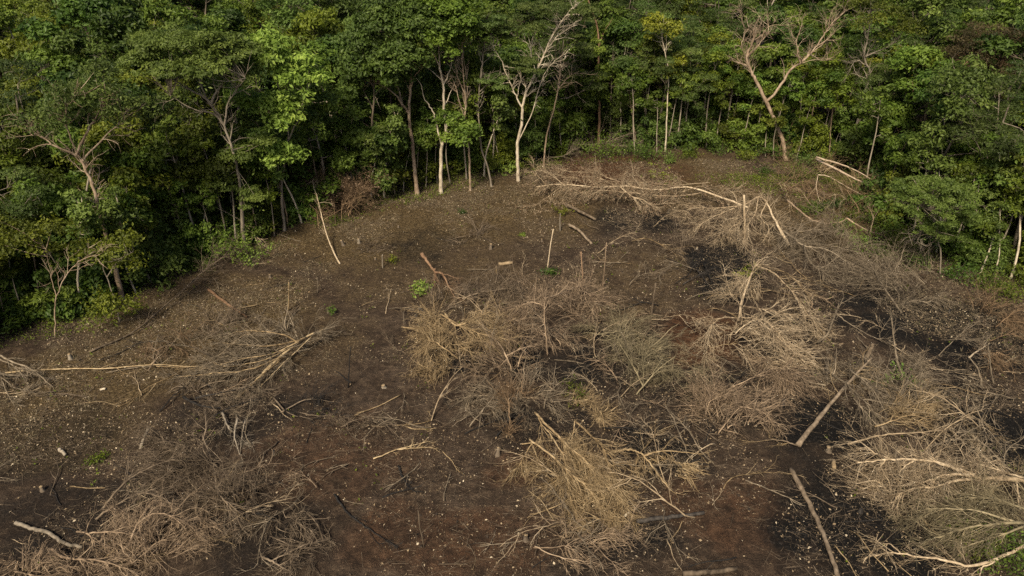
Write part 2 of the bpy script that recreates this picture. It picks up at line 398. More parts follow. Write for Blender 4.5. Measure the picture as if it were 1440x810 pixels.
SP_ = [
    make_species('t', 'mid green rounded broadleaf tree', 11.5, 2.9, 'oval', 'leaf_mid', 'bark_grey', k1=9),
    make_species('t', 'olive green broad spreading tree', 11.0, 3.4, 'dome', 'leaf_olive', 'bark_dark', k1=9, lsize=.27),
    make_species('t', 'dark green dense tree', 12.0, 2.8, 'oval', 'leaf_dark', 'bark_dark', lsize=.34, k1=10),
    make_species('t', 'fine feathery tree with flat layered crown', 12.5, 3.8, 'dome', 'leaf_feather', 'bark_grey', lsize=.18, per=330, flat=.3, pr=.95, asp=.4, k1=8),
    make_species('t', 'grey green umbrella crowned tree', 12.8, 3.4, 'dome', 'leaf_grey', 'bark_grey', k1=9, lsize=.28),
    make_species('t', 'yellowish green loose tree', 10.5, 2.9, 'oval', 'leaf_yellow', 'bark_grey', k1=8, per=110),
    make_species('t', 'mid green tree with drooping layered branches', 11.0, 3.2, 'layer', 'leaf_mid', 'bark_dark', k1=11, t0=.25, lsize=.32, flat=.5),
    make_species('t', 'dull olive small leaved tree', 10.0, 2.8, 'oval', 'leaf_olive', 'bark_grey', lsize=.22, per=240, k1=10),
]
SPL = [s_['label'] for s_ in SP_]
for s_ in SP_: s_.name = 'forest_tree'

LMK = [(G(u, v)[:2], t) for u, v, t in ((76, 472, 'arching sapling'), (172, 424, 'pink barked leaning tree'), (344, 350, 'flat topped umbrella tree'), (400, 324, 'fresh bright green tree'), (480, 290, 'withered brown bush'),
       (587, 274, 'tall pink barked tree'), (661, 268, 'thin brown tree'), (729, 254, 'white forked tree'), (842, 205, 'vine covered tree'), (936, 213, 'slim white pole tree'), (1106, 224, 'bare leaning tree'),
       (1196, 236, 'twisted grey tree'), (1245, 275, 'toppled pale trunk'), (1325, 385, 'feathery bright tree'), (1366, 262, 'half dead brown tree'), (1415, 460, 'tawny dry brush'))]
CMK = [(G(u, v)[:2], t) for u, v, t in ((650, 490, 'straw coloured felled crown'), (790, 430, 'twig crowns in the middle'), (880, 270, 'long pale felled tree'), (1040, 320, 'arching felled crown'), (1080, 450, 'long arched pale branches'),
       (1200, 540, 'long diagonal log'), (1300, 660, 'large felled tree on the burnt slope'), (1146, 725, 'long grey log'), (825, 680, 'straw coloured branch fan'), (1035, 585, 'rounded pinkish twig crown'), (920, 510, 'olive brown felled crown'),
       (920, 650, 'smooth tan curving limb'), (380, 500, 'broken pale trunk'), (300, 565, 'dark charred sticks'), (240, 660, 'wide tangle of thin branches'), (215, 770, 'pale grey dense crown'), (60, 750, 'pale grey crooked log'), (610, 385, 'snapped orange brown trunk'),
       (320, 427, 'reddish brown log'), (160, 517, 'long thin pole'), (570, 670, 'blackened forked branch'), (560, 620, 'broken lengths of pale stick'), (520, 750, 'dark trailing root'), (405, 430, 'pale straight stake'), (820, 375, 'orange brown stake'), (770, 350, 'crooked pale stake'), (500, 350, 'dry upper slope'), (650, 315, 'green weed tuft on the slope'))]
def near(x, y, lst):
    d = [(x - p[0]) ** 2 + (y - p[1]) ** 2 for p, _ in lst]; i = int(np.argmin(d)); return lst[i][1], math.sqrt(d[i]), lst[i][0]
def where(x, y):
    t, d, p = near(x, y, LMK); dd = inside(x, y) - inside(p[0], p[1])
    return ('beside' if d < 3.2 else 'behind' if dd < 8 else 'well behind' if dd < 16 else 'far behind') + ' the ' + t
placed = []
def far_enough(x, y, d):
    return all((x - a) ** 2 + (y - b) ** 2 > d * d for a, b in placed)

def in_view(x, y, h, m=60):
    """is anything of a column of height h near the frame"""
    ok = False
    for z in (0.0, h):
        yc = y * SP + (z - CAM_H) * CP; zc = y * CP - (z - CAM_H) * SP
        u = 720 + FPX * x / zc; v = 405 - FPX * yc / zc
        if -m - 60 < u < 1440 + m + 60 and -m < v < 810 + m: ok = True
    return ok

HERO_BASES = [(172, 424), (343, 376), (400, 324), (587, 274), (620, 272), (661, 268), (692, 262), (729, 254), (1103, 222), (1195, 232), (1366, 250)]
for u, v in HERO_BASES: placed.append(tuple(G(u, v)[:2]))
SHOWN = np.array([G(u, v)[:2] for u, v in [q for q in HERO_BASES if q[0] != 343] + [(445, 302), (470, 300), (495, 298), (515, 292), (1238, 256), (1243, 262), (1180, 222), (1152, 222), (1170, 240), (1200, 255), (1230, 270), (765, 236), (842, 205), (874, 200), (905, 205), (936, 213), (813, 205)]])
def hides(x, y, w, dep):
    dx = x - SHOWN[:, 0] * (y / SHOWN[:, 1]); dy = SHOWN[:, 1] - y
    return bool(np.any((np.abs(dx) < w) & (dy > -.3) & (dy < dep)))
used = [False] * len(SP_)
tries = 0; nt = 0
while nt < 290 and tries < 30000:
    tries += 1
    x = rng.uniform(-85, 85); y = rng.uniform(26, 108)
    if tries == 1: x, y = G(104, 80)[:2] * .93
    d = inside(x, y)
    if d < 1.8 or d > 75: continue
    if not in_view(x, y, 13.5, 35): continue
    if not far_enough(x, y, min(2.6 + 0.06 * d, 4.6)): continue
    if hides(x, y, 2.3, 7): continue
    w = np.array([3, 3, 3, 2.2, 2.5, .5, 2, 2.2])
    if x < -18 and y > 45: w = np.array([3, 4.5, 3.5, 1.5, 2, .6, 1.5, 4])
    if x > 22: w = np.array([4, 3, 2.5, 3, 2, .4, 3, 3])
    if abs(x) < 18: w = np.array([4, 1.2, 3.5, 2.5, 3.5, .1, 2, 1])
    k = rng.choice(len(SP_), p=w / w.sum())
    o = copy_tree(SP_[k]) if used[k] else SP_[k]; used[k] = True
    s = rng.uniform(.82, 1.12) * (0.9 if d < 5 else 1.0 if d < 14 else 1.15)
    o.location = (x, y, float(gz(np.array(x), np.array(y)))); o.rotation_euler = (rng.normal() * .04, rng.normal() * .04, rng.uniform(0, 6.283)); o.scale = (s, s, s * rng.uniform(.9, 1.1))
    o['label'] = ('tall ' if s > 1.08 else 'smaller ' if s < .88 else '') + SPL[k] + ' ' + where(x, y)
    placed.append((x, y)); nt += 1

# slender saplings and poles along the edge
SL = [make_species('slender_tree', 'slender pole tree with small high crown at the forest edge', 9.5, 1.3, 'oval', lm, bk, lsize=.27, per=55, pr=.5, r0=.075, k1=7, k2=3, k3=2, t0=.6, group='slender pole trees along the forest edge')
      for lm, bk in (('leaf_mid', 'bark_grey'), ('leaf_grey', 'bark_white'), ('leaf_mid', 'bark_pink'), ('leaf_olive', 'bark_grey'))]
usl = [False] * 4; ns = 0; tries = 0
while ns < 150 and tries < 20000:
    tries += 1
    i = rng.uniform(1, len(EW) - 2); j = int(i); p = EW[j] * (1 - i + j) + EW[j + 1] * (i - j)
    q = norm(p - np.array([0, 4.])) * (rng.uniform(0.0, 1.6) if ns < 75 else rng.uniform(1.5, 8)) + p + rng.normal(size=2) * .3
    if inside(q[0], q[1]) < -.2 or not in_view(q[0], q[1], 9): continue
    if any((q[0] - a) ** 2 + (q[1] - b) ** 2 < .64 for a, b in placed): continue
    if hides(q[0], q[1], .7, 4): continue
    k = rng.integers(4); o = copy_tree(SL[k]) if usl[k] else SL[k]; usl[k] = True; o.name = 'slender_tree'
    s = rng.uniform(.6, 1.15); o.scale = (s * 1.0, s * 1.0, s)
    o.location = (q[0], q[1], float(gz(*[np.array(t) for t in q]))); o.rotation_euler = (rng.normal() * .07, rng.normal() * .07, rng.uniform(0, 6.28))
    o['label'] = ('tall slender ' if s > .9 else 'short slender ') + ['grey stemmed mid green', 'white stemmed grey green', 'pinkish stemmed green', 'grey stemmed olive'][k] + ' pole tree ' + where(*q)
    placed.append(tuple(q)); ns += 1

# leafy shrubs filling the foot of the forest
def make_shrub(leafm, H, W, lsize, per, n=26):
    root = thing('understory_shrub', 'leafy green shrub crowding the foot of the forest edge', 'shrub', group='shrubs at the foot of the forest')
    D = norm(rng.normal(size=(n, 3))); D[:, 2] = np.abs(D[:, 2]) + .5
    st = grow(rng.normal(size=(n, 3)) * [.2, .2, 0] - [0, 0, .1], D, H * rng.uniform(.6, 1.2, n), 5, .18, .04); st[..., :2] *= W / H * 1.4; r = taper(.02, .008, n, 6)
    a = Acc(); a.tubes(st, r, 4)
    P, D, rr = kids(st, r, 6, .3, 1, 1.0); l2 = grow(P, D, H * .28 * rng.uniform(.6, 1.2, len(P)), 2, .2); a.tubes(l2, taper(.009, .005, len(P), 3), 3); a.build('stem', M['bark_dark'], root)
    c = Acc(); c.puffs(np.concatenate([l2[::3, -1], st[:, -1]]), .5, per * 3, lsize, .5, .75); c.leaves(l2[:, -1], 5, .25, lsize, .7, .5, .6); c.build('foliage', M[leafm], root, smooth=False)
    return root
SH = [make_shrub('leaf_mid', 3.0, 1.6, .24, 22), make_shrub('leaf_dark', 2.4, 1.7, .28, 20), make_shrub('leaf_bright', 2.0, 1.3, .22, 14), make_shrub('leaf_olive', 2.6, 1.6, .2, 22), make_shrub('leaf_grey', 3.4, 1.6, .24, 22)]
ush = [False] * 5; nh = 0; tries = 0; shp = []
while nh < 190 and tries < 20000:
    tries += 1
    i = rng.uniform(1, len(EW) - 2); j = int(i); p = EW[j] * (1 - i + j) + EW[j + 1] * (i - j)
    q = norm(p - np.array([0, 4.])) * (rng.random() ** 1.3 * 9.0 + .4) + p + rng.normal(size=2) * .4
    if inside(q[0], q[1]) < 0.6 or not in_view(q[0], q[1], 3): continue
    if any((q[0] - a) ** 2 + (q[1] - b) ** 2 < 1.6 for a, b in shp): continue
    if hides(q[0], q[1], 1.3, 5): continue
    k = rng.choice(5, p=[.3, .25, .08, .17, .2]); o = copy_tree(SH[k]) if ush[k] else SH[k]; ush[k] = True; o.name = 'understory_shrub'
    s = rng.uniform(.6, 1.3); o.scale = (s, s, s * rng.uniform(.8, 1.3)); o.location = (q[0], q[1], float(gz(*[np.array(t) for t in q]))); o.rotation_euler = (0, 0, rng.uniform(0, 6.28))
    o['label'] = ('tall ' if s > .95 else 'low ') + ['mid green', 'dark green broad leaved', 'bright green loose', 'olive small leaved', 'grey green upright'][k] + ' shrub ' + where(*q)
    shp.append(tuple(q)); nh += 1

# ------------------------------------------------------------------ traced trees on the forest edge
def edge_tree(name, label, base, trunk, r0, bark, limbs=(), lobes=(), leafm='leaf_mid', twigs=0, lsize=.28, per=130, asp=.5, flat=.7, dens=1.0, rtop=.3, cat='tree', twig_len=1.6, pmax=.75):
    """trunk and limbs follow the photograph in the tree's own upright plane and fan out in depth"""
    b = G(*base); Y = b[1]; root = thing(name, label, cat, b)
    off = rng.normal() * .05
    tp = [b - [0, 0, .3]] + [atY(u, v, Y + off * i) for i, (u, v) in enumerate(trunk)]
    T = poly(tp, 5, .02); m = T.shape[1]; rad = taper(r0, r0 * rtop, 1, m); rad[:, 0] *= 1.5; rad[:, 1] *= 1.2
    a = Acc(); a.tubes(T, rad, 9, rnd=.5, rough=.05); a.build('trunk', M[bark], root, b)
    joints = [T[0]]
    allc = [(T, rad)]
    for lr, dy, pts in limbs:
        P = [atY(u, v, Y + dy * i / max(1, len(pts) - 1)) for i, (u, v) in enumerate(pts)]
        all_n = np.concatenate(joints); s = all_n[np.argmin(((all_n - P[0]) ** 2).sum(1))]; P[0] = s
        Lm = poly(P, 4, .03); lrad = taper(lr, lr * .25, 1, Lm.shape[1]); la = Acc(); la.tubes(Lm, lrad, 7, rnd=.55, rough=.05); la.build('limb', M[bark], root, b)
        joints.append(Lm[0]); allc.append((Lm, lrad))
    J = np.concatenate(joints); J = J[len(J) // 6:]
    fine = Acc()
    if twigs:
        for N_, R_ in allc:
            k = max(2, int(twigs * (N_.shape[1] / 12))); P, D, rr = kids(N_, R_, k, .45 if N_ is T else .2, 1, .9)
            D[:, 2] = D[:, 2] * .7 + .25
            l1 = grow(P, D, twig_len * rng.uniform(.4, 1.2, len(P)), 5, .2, -.02); q1 = taper(np.minimum(rr * .6, .035), .008, len(P), 6); fine.tubes(l1, q1, 4)
            P, D, rr = kids(l1, q1, 5, .2, 1, .8); l2 = grow(P, D, twig_len * .45 * rng.uniform(.4, 1.2, len(P)), 3, .22); fine.tubes(l2, taper(.012, .005, len(P), 4), 3)
    cr_ = Acc()
    for lb in lobes:
        u, v, ru, rv, dy = lb[:5]; c = atY(u, v, Y + dy); D_ = np.linalg.norm(c - [0, 0, CAM_H]); rx = ru * D_ / FPX; rz = rv * D_ / FPX; ryy = min(max(rx, rz), 3.2) * .9
        n = max(5, int(dens * 2.6 * (rx * rz + rx * ryy + ryy * rz)))
        d = norm(rng.normal(size=(n, 3))); q = rng.uniform(.35, 1.0, n) ** .6; d[:, 2] = np.where(d[:, 2] < -.4, -d[:, 2], d[:, 2])
        C = c + d * q[:, None] * [rx, ryy, rz]
        # branches from the nearest wood to part of the clumps
        sel = C[rng.random(n) < .5]
        if len(sel):
            k = np.argmin(((sel[:, None, :] - J[None]) ** 2).sum(-1) + rng.random((len(sel), len(J))) * 1.5, 1); s = J[k]
            t = np.linspace(0, 1, 6)[None, :, None]; mid = (s + sel) / 2 + rng.normal(size=sel.shape) * .25 - [0, 0, .15]
            cur = (1 - t) ** 2 * s[:, None] + 2 * t * (1 - t) * mid[:, None] + t * t * sel[:, None]
            fine.tubes(cur, taper(.028, .008, len(sel), 6), 3)
        cr_.puffs(C, min(pmax, .2 + .5 * min(rx, rz)), per, lsize, asp, flat); cr_.leaves(C + rng.normal(size=C.shape) * .4, 8, .35, lsize, .8, asp, flat)
    if fine.v: tag(fine.build('branches', M[bark], root, b), kind='stuff')
    if cr_.v: cr_.build('crown', M[leafm], root, b, smooth=False)
    return root

edge_tree('leaning_tree', 'pale pink barked tree with sparse greyish crown leaning over the clearing', (172, 424), [(163, 380), (150, 337), (133, 270), (115, 227), (107, 217)], .17, 'bark_pink',
          [(.08, -.6, [(107, 217), (83, 208), (62, 195), (42, 183)]), (.08, .5, [(107, 217), (120, 190), (135, 165), (150, 140)]), (.06, 1.2, [(115, 227), (140, 200), (170, 170), (180, 150)]), (.05, -1, [(107, 217), (95, 180), (90, 160), (105, 135)])],
          [(130, 148, 55, 28, 0), (75, 178, 40, 20, -.5), (165, 165, 35, 25, 1), (125, 115, 40, 20, 0)], 'leaf_grey', twigs=8, dens=.8, lsize=.22, per=70, asp=.4)
edge_tree('umbrella_tree', 'broad flat topped umbrella tree with pale forking limbs above dark understory', (344, 350), [(342, 325), (338, 270), (330, 220), (315, 177), (300, 150)], .15, 'bark_grey',
          [(.1, 1.0, [(300, 150), (286, 136), (265, 125), (240, 108)]), (.08, -1.2, [(315, 177), (300, 160), (270, 152), (240, 135)]), (.09, 1.5, [(300, 150), (310, 120), (325, 100)]), (.07, -1, [(315, 177), (320, 150), (330, 130), (345, 110)]), (.06, 2, [(286, 136), (280, 110), (285, 90)])],
          [(262, 72, 78, 26, 0), (215, 92, 40, 18, -.5), (320, 85, 45, 26, .5), (270, 98, 60, 14, -2.0), (345, 110, 30, 20, 1), (225, 65, 40, 18, 2), (330, 232, 22, 16, -.6), (352, 285, 20, 16, -.6), (318, 262, 18, 14, -.4), (362, 205, 20, 14, .3)], 'leaf_grey', twigs=6, lsize=.22, per=210, flat=.4, asp=.42, dens=.9)
edge_tree('bright_tree', 'fresh bright green tree with large leaf clusters standing out of the darker forest', (400, 324), [(397, 290), (396, 250), (405, 200), (402, 160), (388, 110)], .12, 'bark_grey',
          [(.06, -.6, [(405, 200), (418, 170), (430, 130)]), (.05, -.8, [(396, 250), (390, 230), (385, 215)]), (.05, .5, [(402, 160), (380, 140), (365, 120)])],
          [(372, 82, 34, 28, 0), (425, 122, 36, 34, -.3), (392, 228, 30, 24, -1.2), (345, 150, 28, 20, .5), (400, 160, 30, 24, -.3), (370, 60, 18, 8, .3)], 'leaf_bright', lsize=.36, per=95, asp=.45, dens=.95)
edge_tree('tall_pink_tree', 'tall pink barked tree with limbs forking low under a huge rounded green crown', (587, 274), [(583, 235), (579, 195), (575, 160), (577, 125), (578, 95), (572, 60)], .18, 'bark_pink',
          [(.1, -.8, [(574, 160), (566, 147), (556, 134), (542, 122), (522, 116)]), (.08, .8, [(566, 147), (560, 125), (548, 105), (545, 95)]), (.07, 1.2, [(577, 130), (568, 110), (555, 92)]), (.06, -1, [(577, 125), (585, 105), (600, 90)])],
          [(545, 55, 58, 38, 0), (510, 95, 36, 36, -.5), (500, 130, 22, 18, -.8), (560, 85, 40, 22, -1.2), (590, 30, 55, 30, .5), (555, 20, 50, 24, 1)], 'leaf_grey', lsize=.28, per=150, dens=1.0)
edge_tree('white_stemmed_tree', 'straight pale stemmed tree dividing into upright limbs beneath a broad domed crown', (620, 272), [(620, 240), (621, 207), (627, 185), (624, 150), (623, 120), (618, 90), (617, 60)], .17, 'bark_white',
          [(.07, -.6, [(622, 207), (612, 165), (605, 150), (596, 138), (592, 120), (585, 110)]), (.06, .8, [(623, 115), (610, 102), (596, 92)]), (.06, -.8, [(618, 95), (612, 80), (600, 65)]), (.06, .6, [(623, 118), (632, 100), (636, 75)]), (.05, 1, [(624, 150), (634, 130), (642, 105)])],
          [(630, 30, 38, 34, 0), (600, 50, 40, 26, -.8), (640, 65, 24, 30, -.3), (615, 10, 50, 20, .5), (625, 170, 16, 14, -.5), (650, 190, 22, 18, -.8)], 'leaf_mid', lsize=.28, per=150, dens=1.0)
edge_tree('brown_stemmed_tree', 'thin brown tree with long upright branches beside the straight pale stemmed tree', (661, 268), [(661, 240), (659, 205), (655, 170), (654, 140), (650, 85), (648, 40)], .1, 'bark_pink',
          [(.05, -.4, [(655, 170), (645, 140), (638, 115), (630, 100)]), (.05, .5, [(655, 160), (657, 120), (652, 80), (655, 45)]), (.04, -.5, [(654, 140), (642, 100), (645, 60)])],
          [(652, 20, 26, 22, 0), (668, 60, 18, 30, .5)], 'leaf_mid', twigs=8, lsize=.24, per=120, dens=.8)
edge_tree('crooked_tree', 'crooked thin grey tree with wavy stem and broken side branch', (692, 262), [(686, 235), (677, 210), (673, 165), (674, 130), (678, 90), (682, 60)], .09, 'bark_grey',
          [(.04, .4, [(674, 150), (664, 138), (655, 128)]), (.04, -.4, [(675, 130), (684, 120), (690, 100)]), (.035, .6, [(679, 90), (672, 70), (676, 50)])],
          [(690, 45, 26, 28, .5), (700, 115, 28, 10, .5)], 'leaf_feather', twigs=8, lsize=.18, per=220, flat=.3, dens=.8)
edge_tree('white_forked_tree', 'bright white barked tree forking into a wide V at the clearing edge', (729, 254), [(728, 225), (728, 200), (733, 175), (735, 150), (740, 130), (753, 103), (766, 75), (777, 50), (790, 30), (803, 13)], .15, 'bark_white',
          [(.075, -.6, [(734, 152), (727, 138), (720, 123), (713, 105), (703, 82), (690, 60)]), (.06, .8, [(755, 100), (748, 80), (742, 62), (720, 48)]), (.05, -.8, [(770, 68), (780, 55), (792, 45), (812, 35)]), (.045, 1, [(748, 80), (748, 55), (755, 40)]), (.05, .4, [(728, 200), (745, 165), (760, 120), (772, 95), (790, 78)])],
          [(735, 40, 40, 20, .5), (790, 25, 42, 20, 0), (742, 97, 28, 12, -1.2), (700, 45, 30, 16, .8), (815, 55, 24, 10, .5), (760, 15, 40, 14, 1)], 'leaf_feather', twigs=9, lsize=.18, per=240, flat=.28, asp=.4, dens=.8)
edge_tree('curving_pale_tree', 'slim pale tree curving up beside the white forked tree', (765, 236), [(767, 200), (777, 160), (785, 125), (788, 95), (792, 70), (800, 55)], .08, 'bark_pink',
          [(.04, .5, [(785, 125), (800, 108), (815, 100)]), (.04, -.5, [(788, 95), (780, 75), (785, 60)])], [(800, 40, 30, 14, 0)], 'leaf_feather', twigs=8, lsize=.18, per=220, flat=.3, dens=.8)
edge_tree('vine_covered_tree', 'tall brown tree wrapped in climbing vine leaves among thin poles', (842, 205), [(843, 160), (842, 103), (842, 60), (838, 30), (827, 0), (822, -20)], .14, 'bark_red',
          [(.05, .5, [(842, 70), (850, 45), (862, 25)])], [(843, 130, 8, 40, -.3), (842, 70, 7, 30, -.3), (822, -20, 40, 24, 0)], 'leaf_mid', lsize=.26, per=80, dens=.9)
for i_, (bs, tr_, bk) in enumerate([((858, 196), [(859, 150), (861, 100), (864, 45)], 'bark_grey'), ((874, 200), [(873, 150), (876, 100), (881, 50)], 'bark_white'), ((813, 205), [(812, 160), (810, 110), (807, 65)], 'bark_grey'),
                                    ((936, 213), [(938, 160), (940, 100), (934, 70), (930, 42)], 'bark_white'), ((905, 205), [(908, 160), (915, 110), (921, 70)], 'bark_grey')]):
    edge_tree('pole_tree', ['thin straight grey pole tree beside the vine covered tree', 'pale thin pole tree standing in the dark gap of the forest edge', 'very thin greyish pole tree rising from low shrubs',
                            'slim white pole tree curving to a light green top', 'leaning thin grey pole tree with small olive top'][i_], bs, tr_, .075, bk, [], [(tr_[-1][0], tr_[-1][1] + 5, 22, 20, 0), (tr_[1][0] + 8, tr_[1][1], 12, 16, 0)], ['leaf_mid', 'leaf_dark', 'leaf_mid', 'leaf_yellow', 'leaf_olive'][i_], twigs=4, dens=.8)
edge_tree('bare_leaning_tree', 'large bare beige tree leaning with wide forked limbs and brown dead vines', (1106, 224), [(1100, 195), (1077, 143), (1062, 112), (1056, 100), (1050, 80), (1058, 60), (1060, 43)], .2, 'bark_pink',
          [(.13, -.8, [(1087, 142), (1093, 127), (1113, 97), (1130, 85), (1147, 67), (1158, 50), (1167, 37), (1190, 13)]), (.07, .6, [(1057, 100), (1047, 92), (1036, 87)]), (.08, .8, [(1050, 80), (1068, 62), (1080, 45), (1078, 20)]), (.06, -.6, [(1050, 82), (1042, 65), (1048, 45), (1040, 15)]),
           (.06, .6, [(1125, 88), (1120, 60), (1128, 35)]), (.06, -1, [(1148, 66), (1165, 55), (1180, 35)]), (.05, .8, [(1140, 75), (1160, 85), (1185, 70)]), (.05, -.4, [(1068, 62), (1080, 38), (1105, 35)])], [], twigs=12, twig_len=2.0)
edge_tree('grey_multi_stem_tree', 'grey slanting tree with several twisted stems in the bushy forest edge', (1196, 236), [(1200, 200), (1207, 167), (1216, 130), (1224, 103), (1215, 80), (1222, 45), (1224, 15)], .13, 'bark_grey',
          [(.07, .5, [(1205, 175), (1225, 150), (1240, 130), (1255, 105)]), (.06, -.5, [(1216, 82), (1240, 70), (1262, 58)]), (.06, .6, [(1220, 95), (1205, 85), (1195, 95)]), (.05, -.5, [(1222, 60), (1215, 40), (1220, 20)])],
          [(1225, 25, 30, 25, 0), (1262, 50, 25, 16, -.5)], 'leaf_olive', twigs=10, lsize=.2, dens=.6)
for i_, (bs, tr_) in enumerate([((1238, 256), [(1245, 220), (1262, 178), (1275, 130), (1290, 100)]), ((1243, 262), [(1258, 215), (1272, 175), (1300, 110)]), ((1180, 222), [(1185, 170), (1200, 120), (1215, 80)]), ((1120, 210), [(1125, 160), (1130, 110)]), ((1152, 222), [(1160, 180), (1172, 130)])]):
    edge_tree('slanting_stem_tree', ['grey slanting stem forming a pair with its twin in the bushy edge', 'thicker grey slanting stem crossing behind its twin in the bushy edge', 'long thin stem slanting beside the twisted grey tree', 'thin upright stem by the bare leaning tree', 'thin brownish stem between shrubs by the bare leaning tree'][i_],
              bs, tr_, .075, 'bark_grey', [(.035, .5, [tr_[1], (tr_[1][0] + 14, tr_[1][1] - 22), (tr_[1][0] + 20, tr_[1][1] - 45)])], [(tr_[-1][0], tr_[-1][1] - 8, 24, 18, 0)], ['leaf_mid', 'leaf_olive', 'leaf_mid', 'leaf_yellow', 'leaf_mid'][i_], twigs=7, lsize=.2, dens=.8)
edge_tree('brown_vined_tree', 'half dead brown tree hung with dry vines and wispy brownish foliage', (1366, 262), [(1370, 225), (1376, 195), (1388, 150), (1390, 110), (1385, 70)], .2, 'bark_red',
          [(.08, -.8, [(1385, 160), (1372, 100), (1362, 85)]), (.07, .8, [(1388, 140), (1402, 110), (1410, 80)]), (.05, -1, [(1380, 175), (1350, 150), (1320, 130), (1300, 118)])],
          [(1385, 80, 50, 40, 0), (1360, 120, 40, 26, -1), (1410, 140, 36, 40, 0), (1340, 100, 36, 22, .5)], 'leaf_brown', twigs=22, lsize=.16, per=150, flat=.45, asp=.38, dens=.8, twig_len=1.8)
edge_tree('feathery_bright_tree', 'low bright feathery tree with fern like foliage over dry brush', (1325, 385), [(1322, 350), (1316, 320), (1312, 300)], .06, 'bark_grey',
          [(.05, -.6, [(1316, 320), (1295, 325), (1290, 340)]), (.05, .5, [(1316, 320), (1340, 300), (1365, 285)]), (.05, 0, [(1312, 300), (1290, 285), (1270, 275)])],
          [(1312, 285, 62, 26, 0), (1270, 290, 30, 26, -.4), (1345, 300, 34, 20, .3), (1310, 262, 40, 14, .4), (1300, 325, 26, 16, -.3), (1340, 335, 24, 18, 0)], 'leaf_fern', twigs=16, lsize=.17, per=120, flat=.4, asp=.4, dens=1.5, pmax=.38)
edge_tree('round_bush_tree', 'small round bushy tree with dense fine leaves at the brushy forest edge', (1325, 262), [(1325, 240), (1326, 215)], .09, 'bark_dark', [], [(1326, 208, 28, 30, 0)], 'leaf_mid', lsize=.17, per=220, dens=1.6)
edge_tree('yellow_leaved_sapling', 'yellow leaved thin sapling drooping over the dark bank', (168, 452), [(160, 420), (150, 390), (140, 365)], .05, 'bark_grey', [(.03, -.4, [(150, 390), (168, 365), (185, 355)])],
          [(165, 350, 30, 16, -.5), (160, 440, 30, 26, -1.0), (185, 375, 18, 16, -.3), (130, 355, 28, 16, 0)], 'leaf_yellow', lsize=.2, per=60, dens=1.2)
edge_tree('arching_sapling', 'thin bare sapling arching over in a hoop beside the dark bank', (76, 472), [(77, 440), (80, 415), (95, 385), (115, 365), (140, 358)], .045, 'bark_pink', [(.03, .3, [(80, 415), (72, 390), (65, 350)])], [(70, 330, 26, 20, .5), (20, 350, 34, 40, .5)], 'leaf_yellow', twigs=5, lsize=.18, dens=.6)

# ------------------------------------------------------------------ felled tree tops and dead brush in the clearing
def tangle(a, c, rx, ry, h, n, thick=.011, lean=None, side=4):
    """bare branches of one fallen crown: shoots that flow together, some curling, arching over and sagging"""
    n = max(14, int(n * .44))
    if lean is None or lean == (0, 0):
        w = rng.uniform(0, 6.283); lean = (math.cos(w) * .5, math.sin(w) * .5)
    groups = max(2, n // 14)
    gc = rng.random(groups) * 6.283; gq = np.sqrt(rng.random(groups)) * .7; gi = rng.integers(groups, size=n)
    gd = np.stack([np.cos(gc) * gq * .8, np.sin(gc) * gq * .8, rng.uniform(.1, .9, groups)], -1) + rng.normal(size=(groups, 3)) * .45
    P = c + np.stack([np.cos(gc) * gq * rx, np.sin(gc) * gq * ry, rng.random(groups) * h * .6], -1)[gi] + rng.normal(size=(n, 3)) * [rx * .12, ry * .12, h * .08]
    P[:, :2] -= np.array(lean) * [rx * .4, ry * .4]
    D = gd[gi] + rng.normal(size=(n, 3)) * .3; D[:, :2] += np.array(lean) * 1.1
    L = (rx + ry) * .42 * rng.uniform(.45, 1.3, n)
    gL = (rx + ry) * .5 * rng.uniform(.5, 1.2, groups); gP = c + np.stack([np.cos(gc) * gq * rx, np.sin(gc) * gq * ry, np.full(groups, h * .2)], -1); gP[:, :2] -= np.array(lean) * [rx * .5, ry * .5]
    gl = clampz(grow(gP, gd + [lean[0] * 1.1, lean[1] * 1.1, .1], gL, 7, .16, .10)); gr = taper(thick * rng.uniform(1.6, 4.0, groups), thick * .7, groups, 8); a.tubes(gl, gr, 5, rnd=rng.uniform(.3, 1, groups))
    curl = rng.random(n) < .3
    for m_, cu, dr in ((~curl, .12, .10), (curl, .30, .16)):
        if m_.sum() == 0: continue
        k_ = int(m_.sum()); l1 = clampz(grow(P[m_], D[m_], L[m_], 6, cu * 1.15, dr * 1.3)); r1 = taper(thick * 1.3 * rng.uniform(.6, 1.0, k_) * (1 + 1.6 * rng.random(k_) ** 4), thick * .5, k_, 7); a.tubes(l1, r1, 3)
        q, e, rr = kids(l1, r1, side, .1, 1, .55); Ls = np.repeat(L[m_], side) * .4 * rng.uniform(.4, 1.3, len(q)); l2 = clampz(grow(q, e, Ls, 3, .24, .10)); a.tubes(l2, taper(np.minimum(rr * .7, thick), thick * .4, len(q), 4), 3)
        q, e, rr = kids(l2, taper(1, 1, len(q), 4), 2, .2, 1, .6); a.tubes(clampz(grow(q, e, np.repeat(Ls, 2) * .4, 1, .1, .05)), taper(thick * .5, thick * .35, len(q), 2), 3)

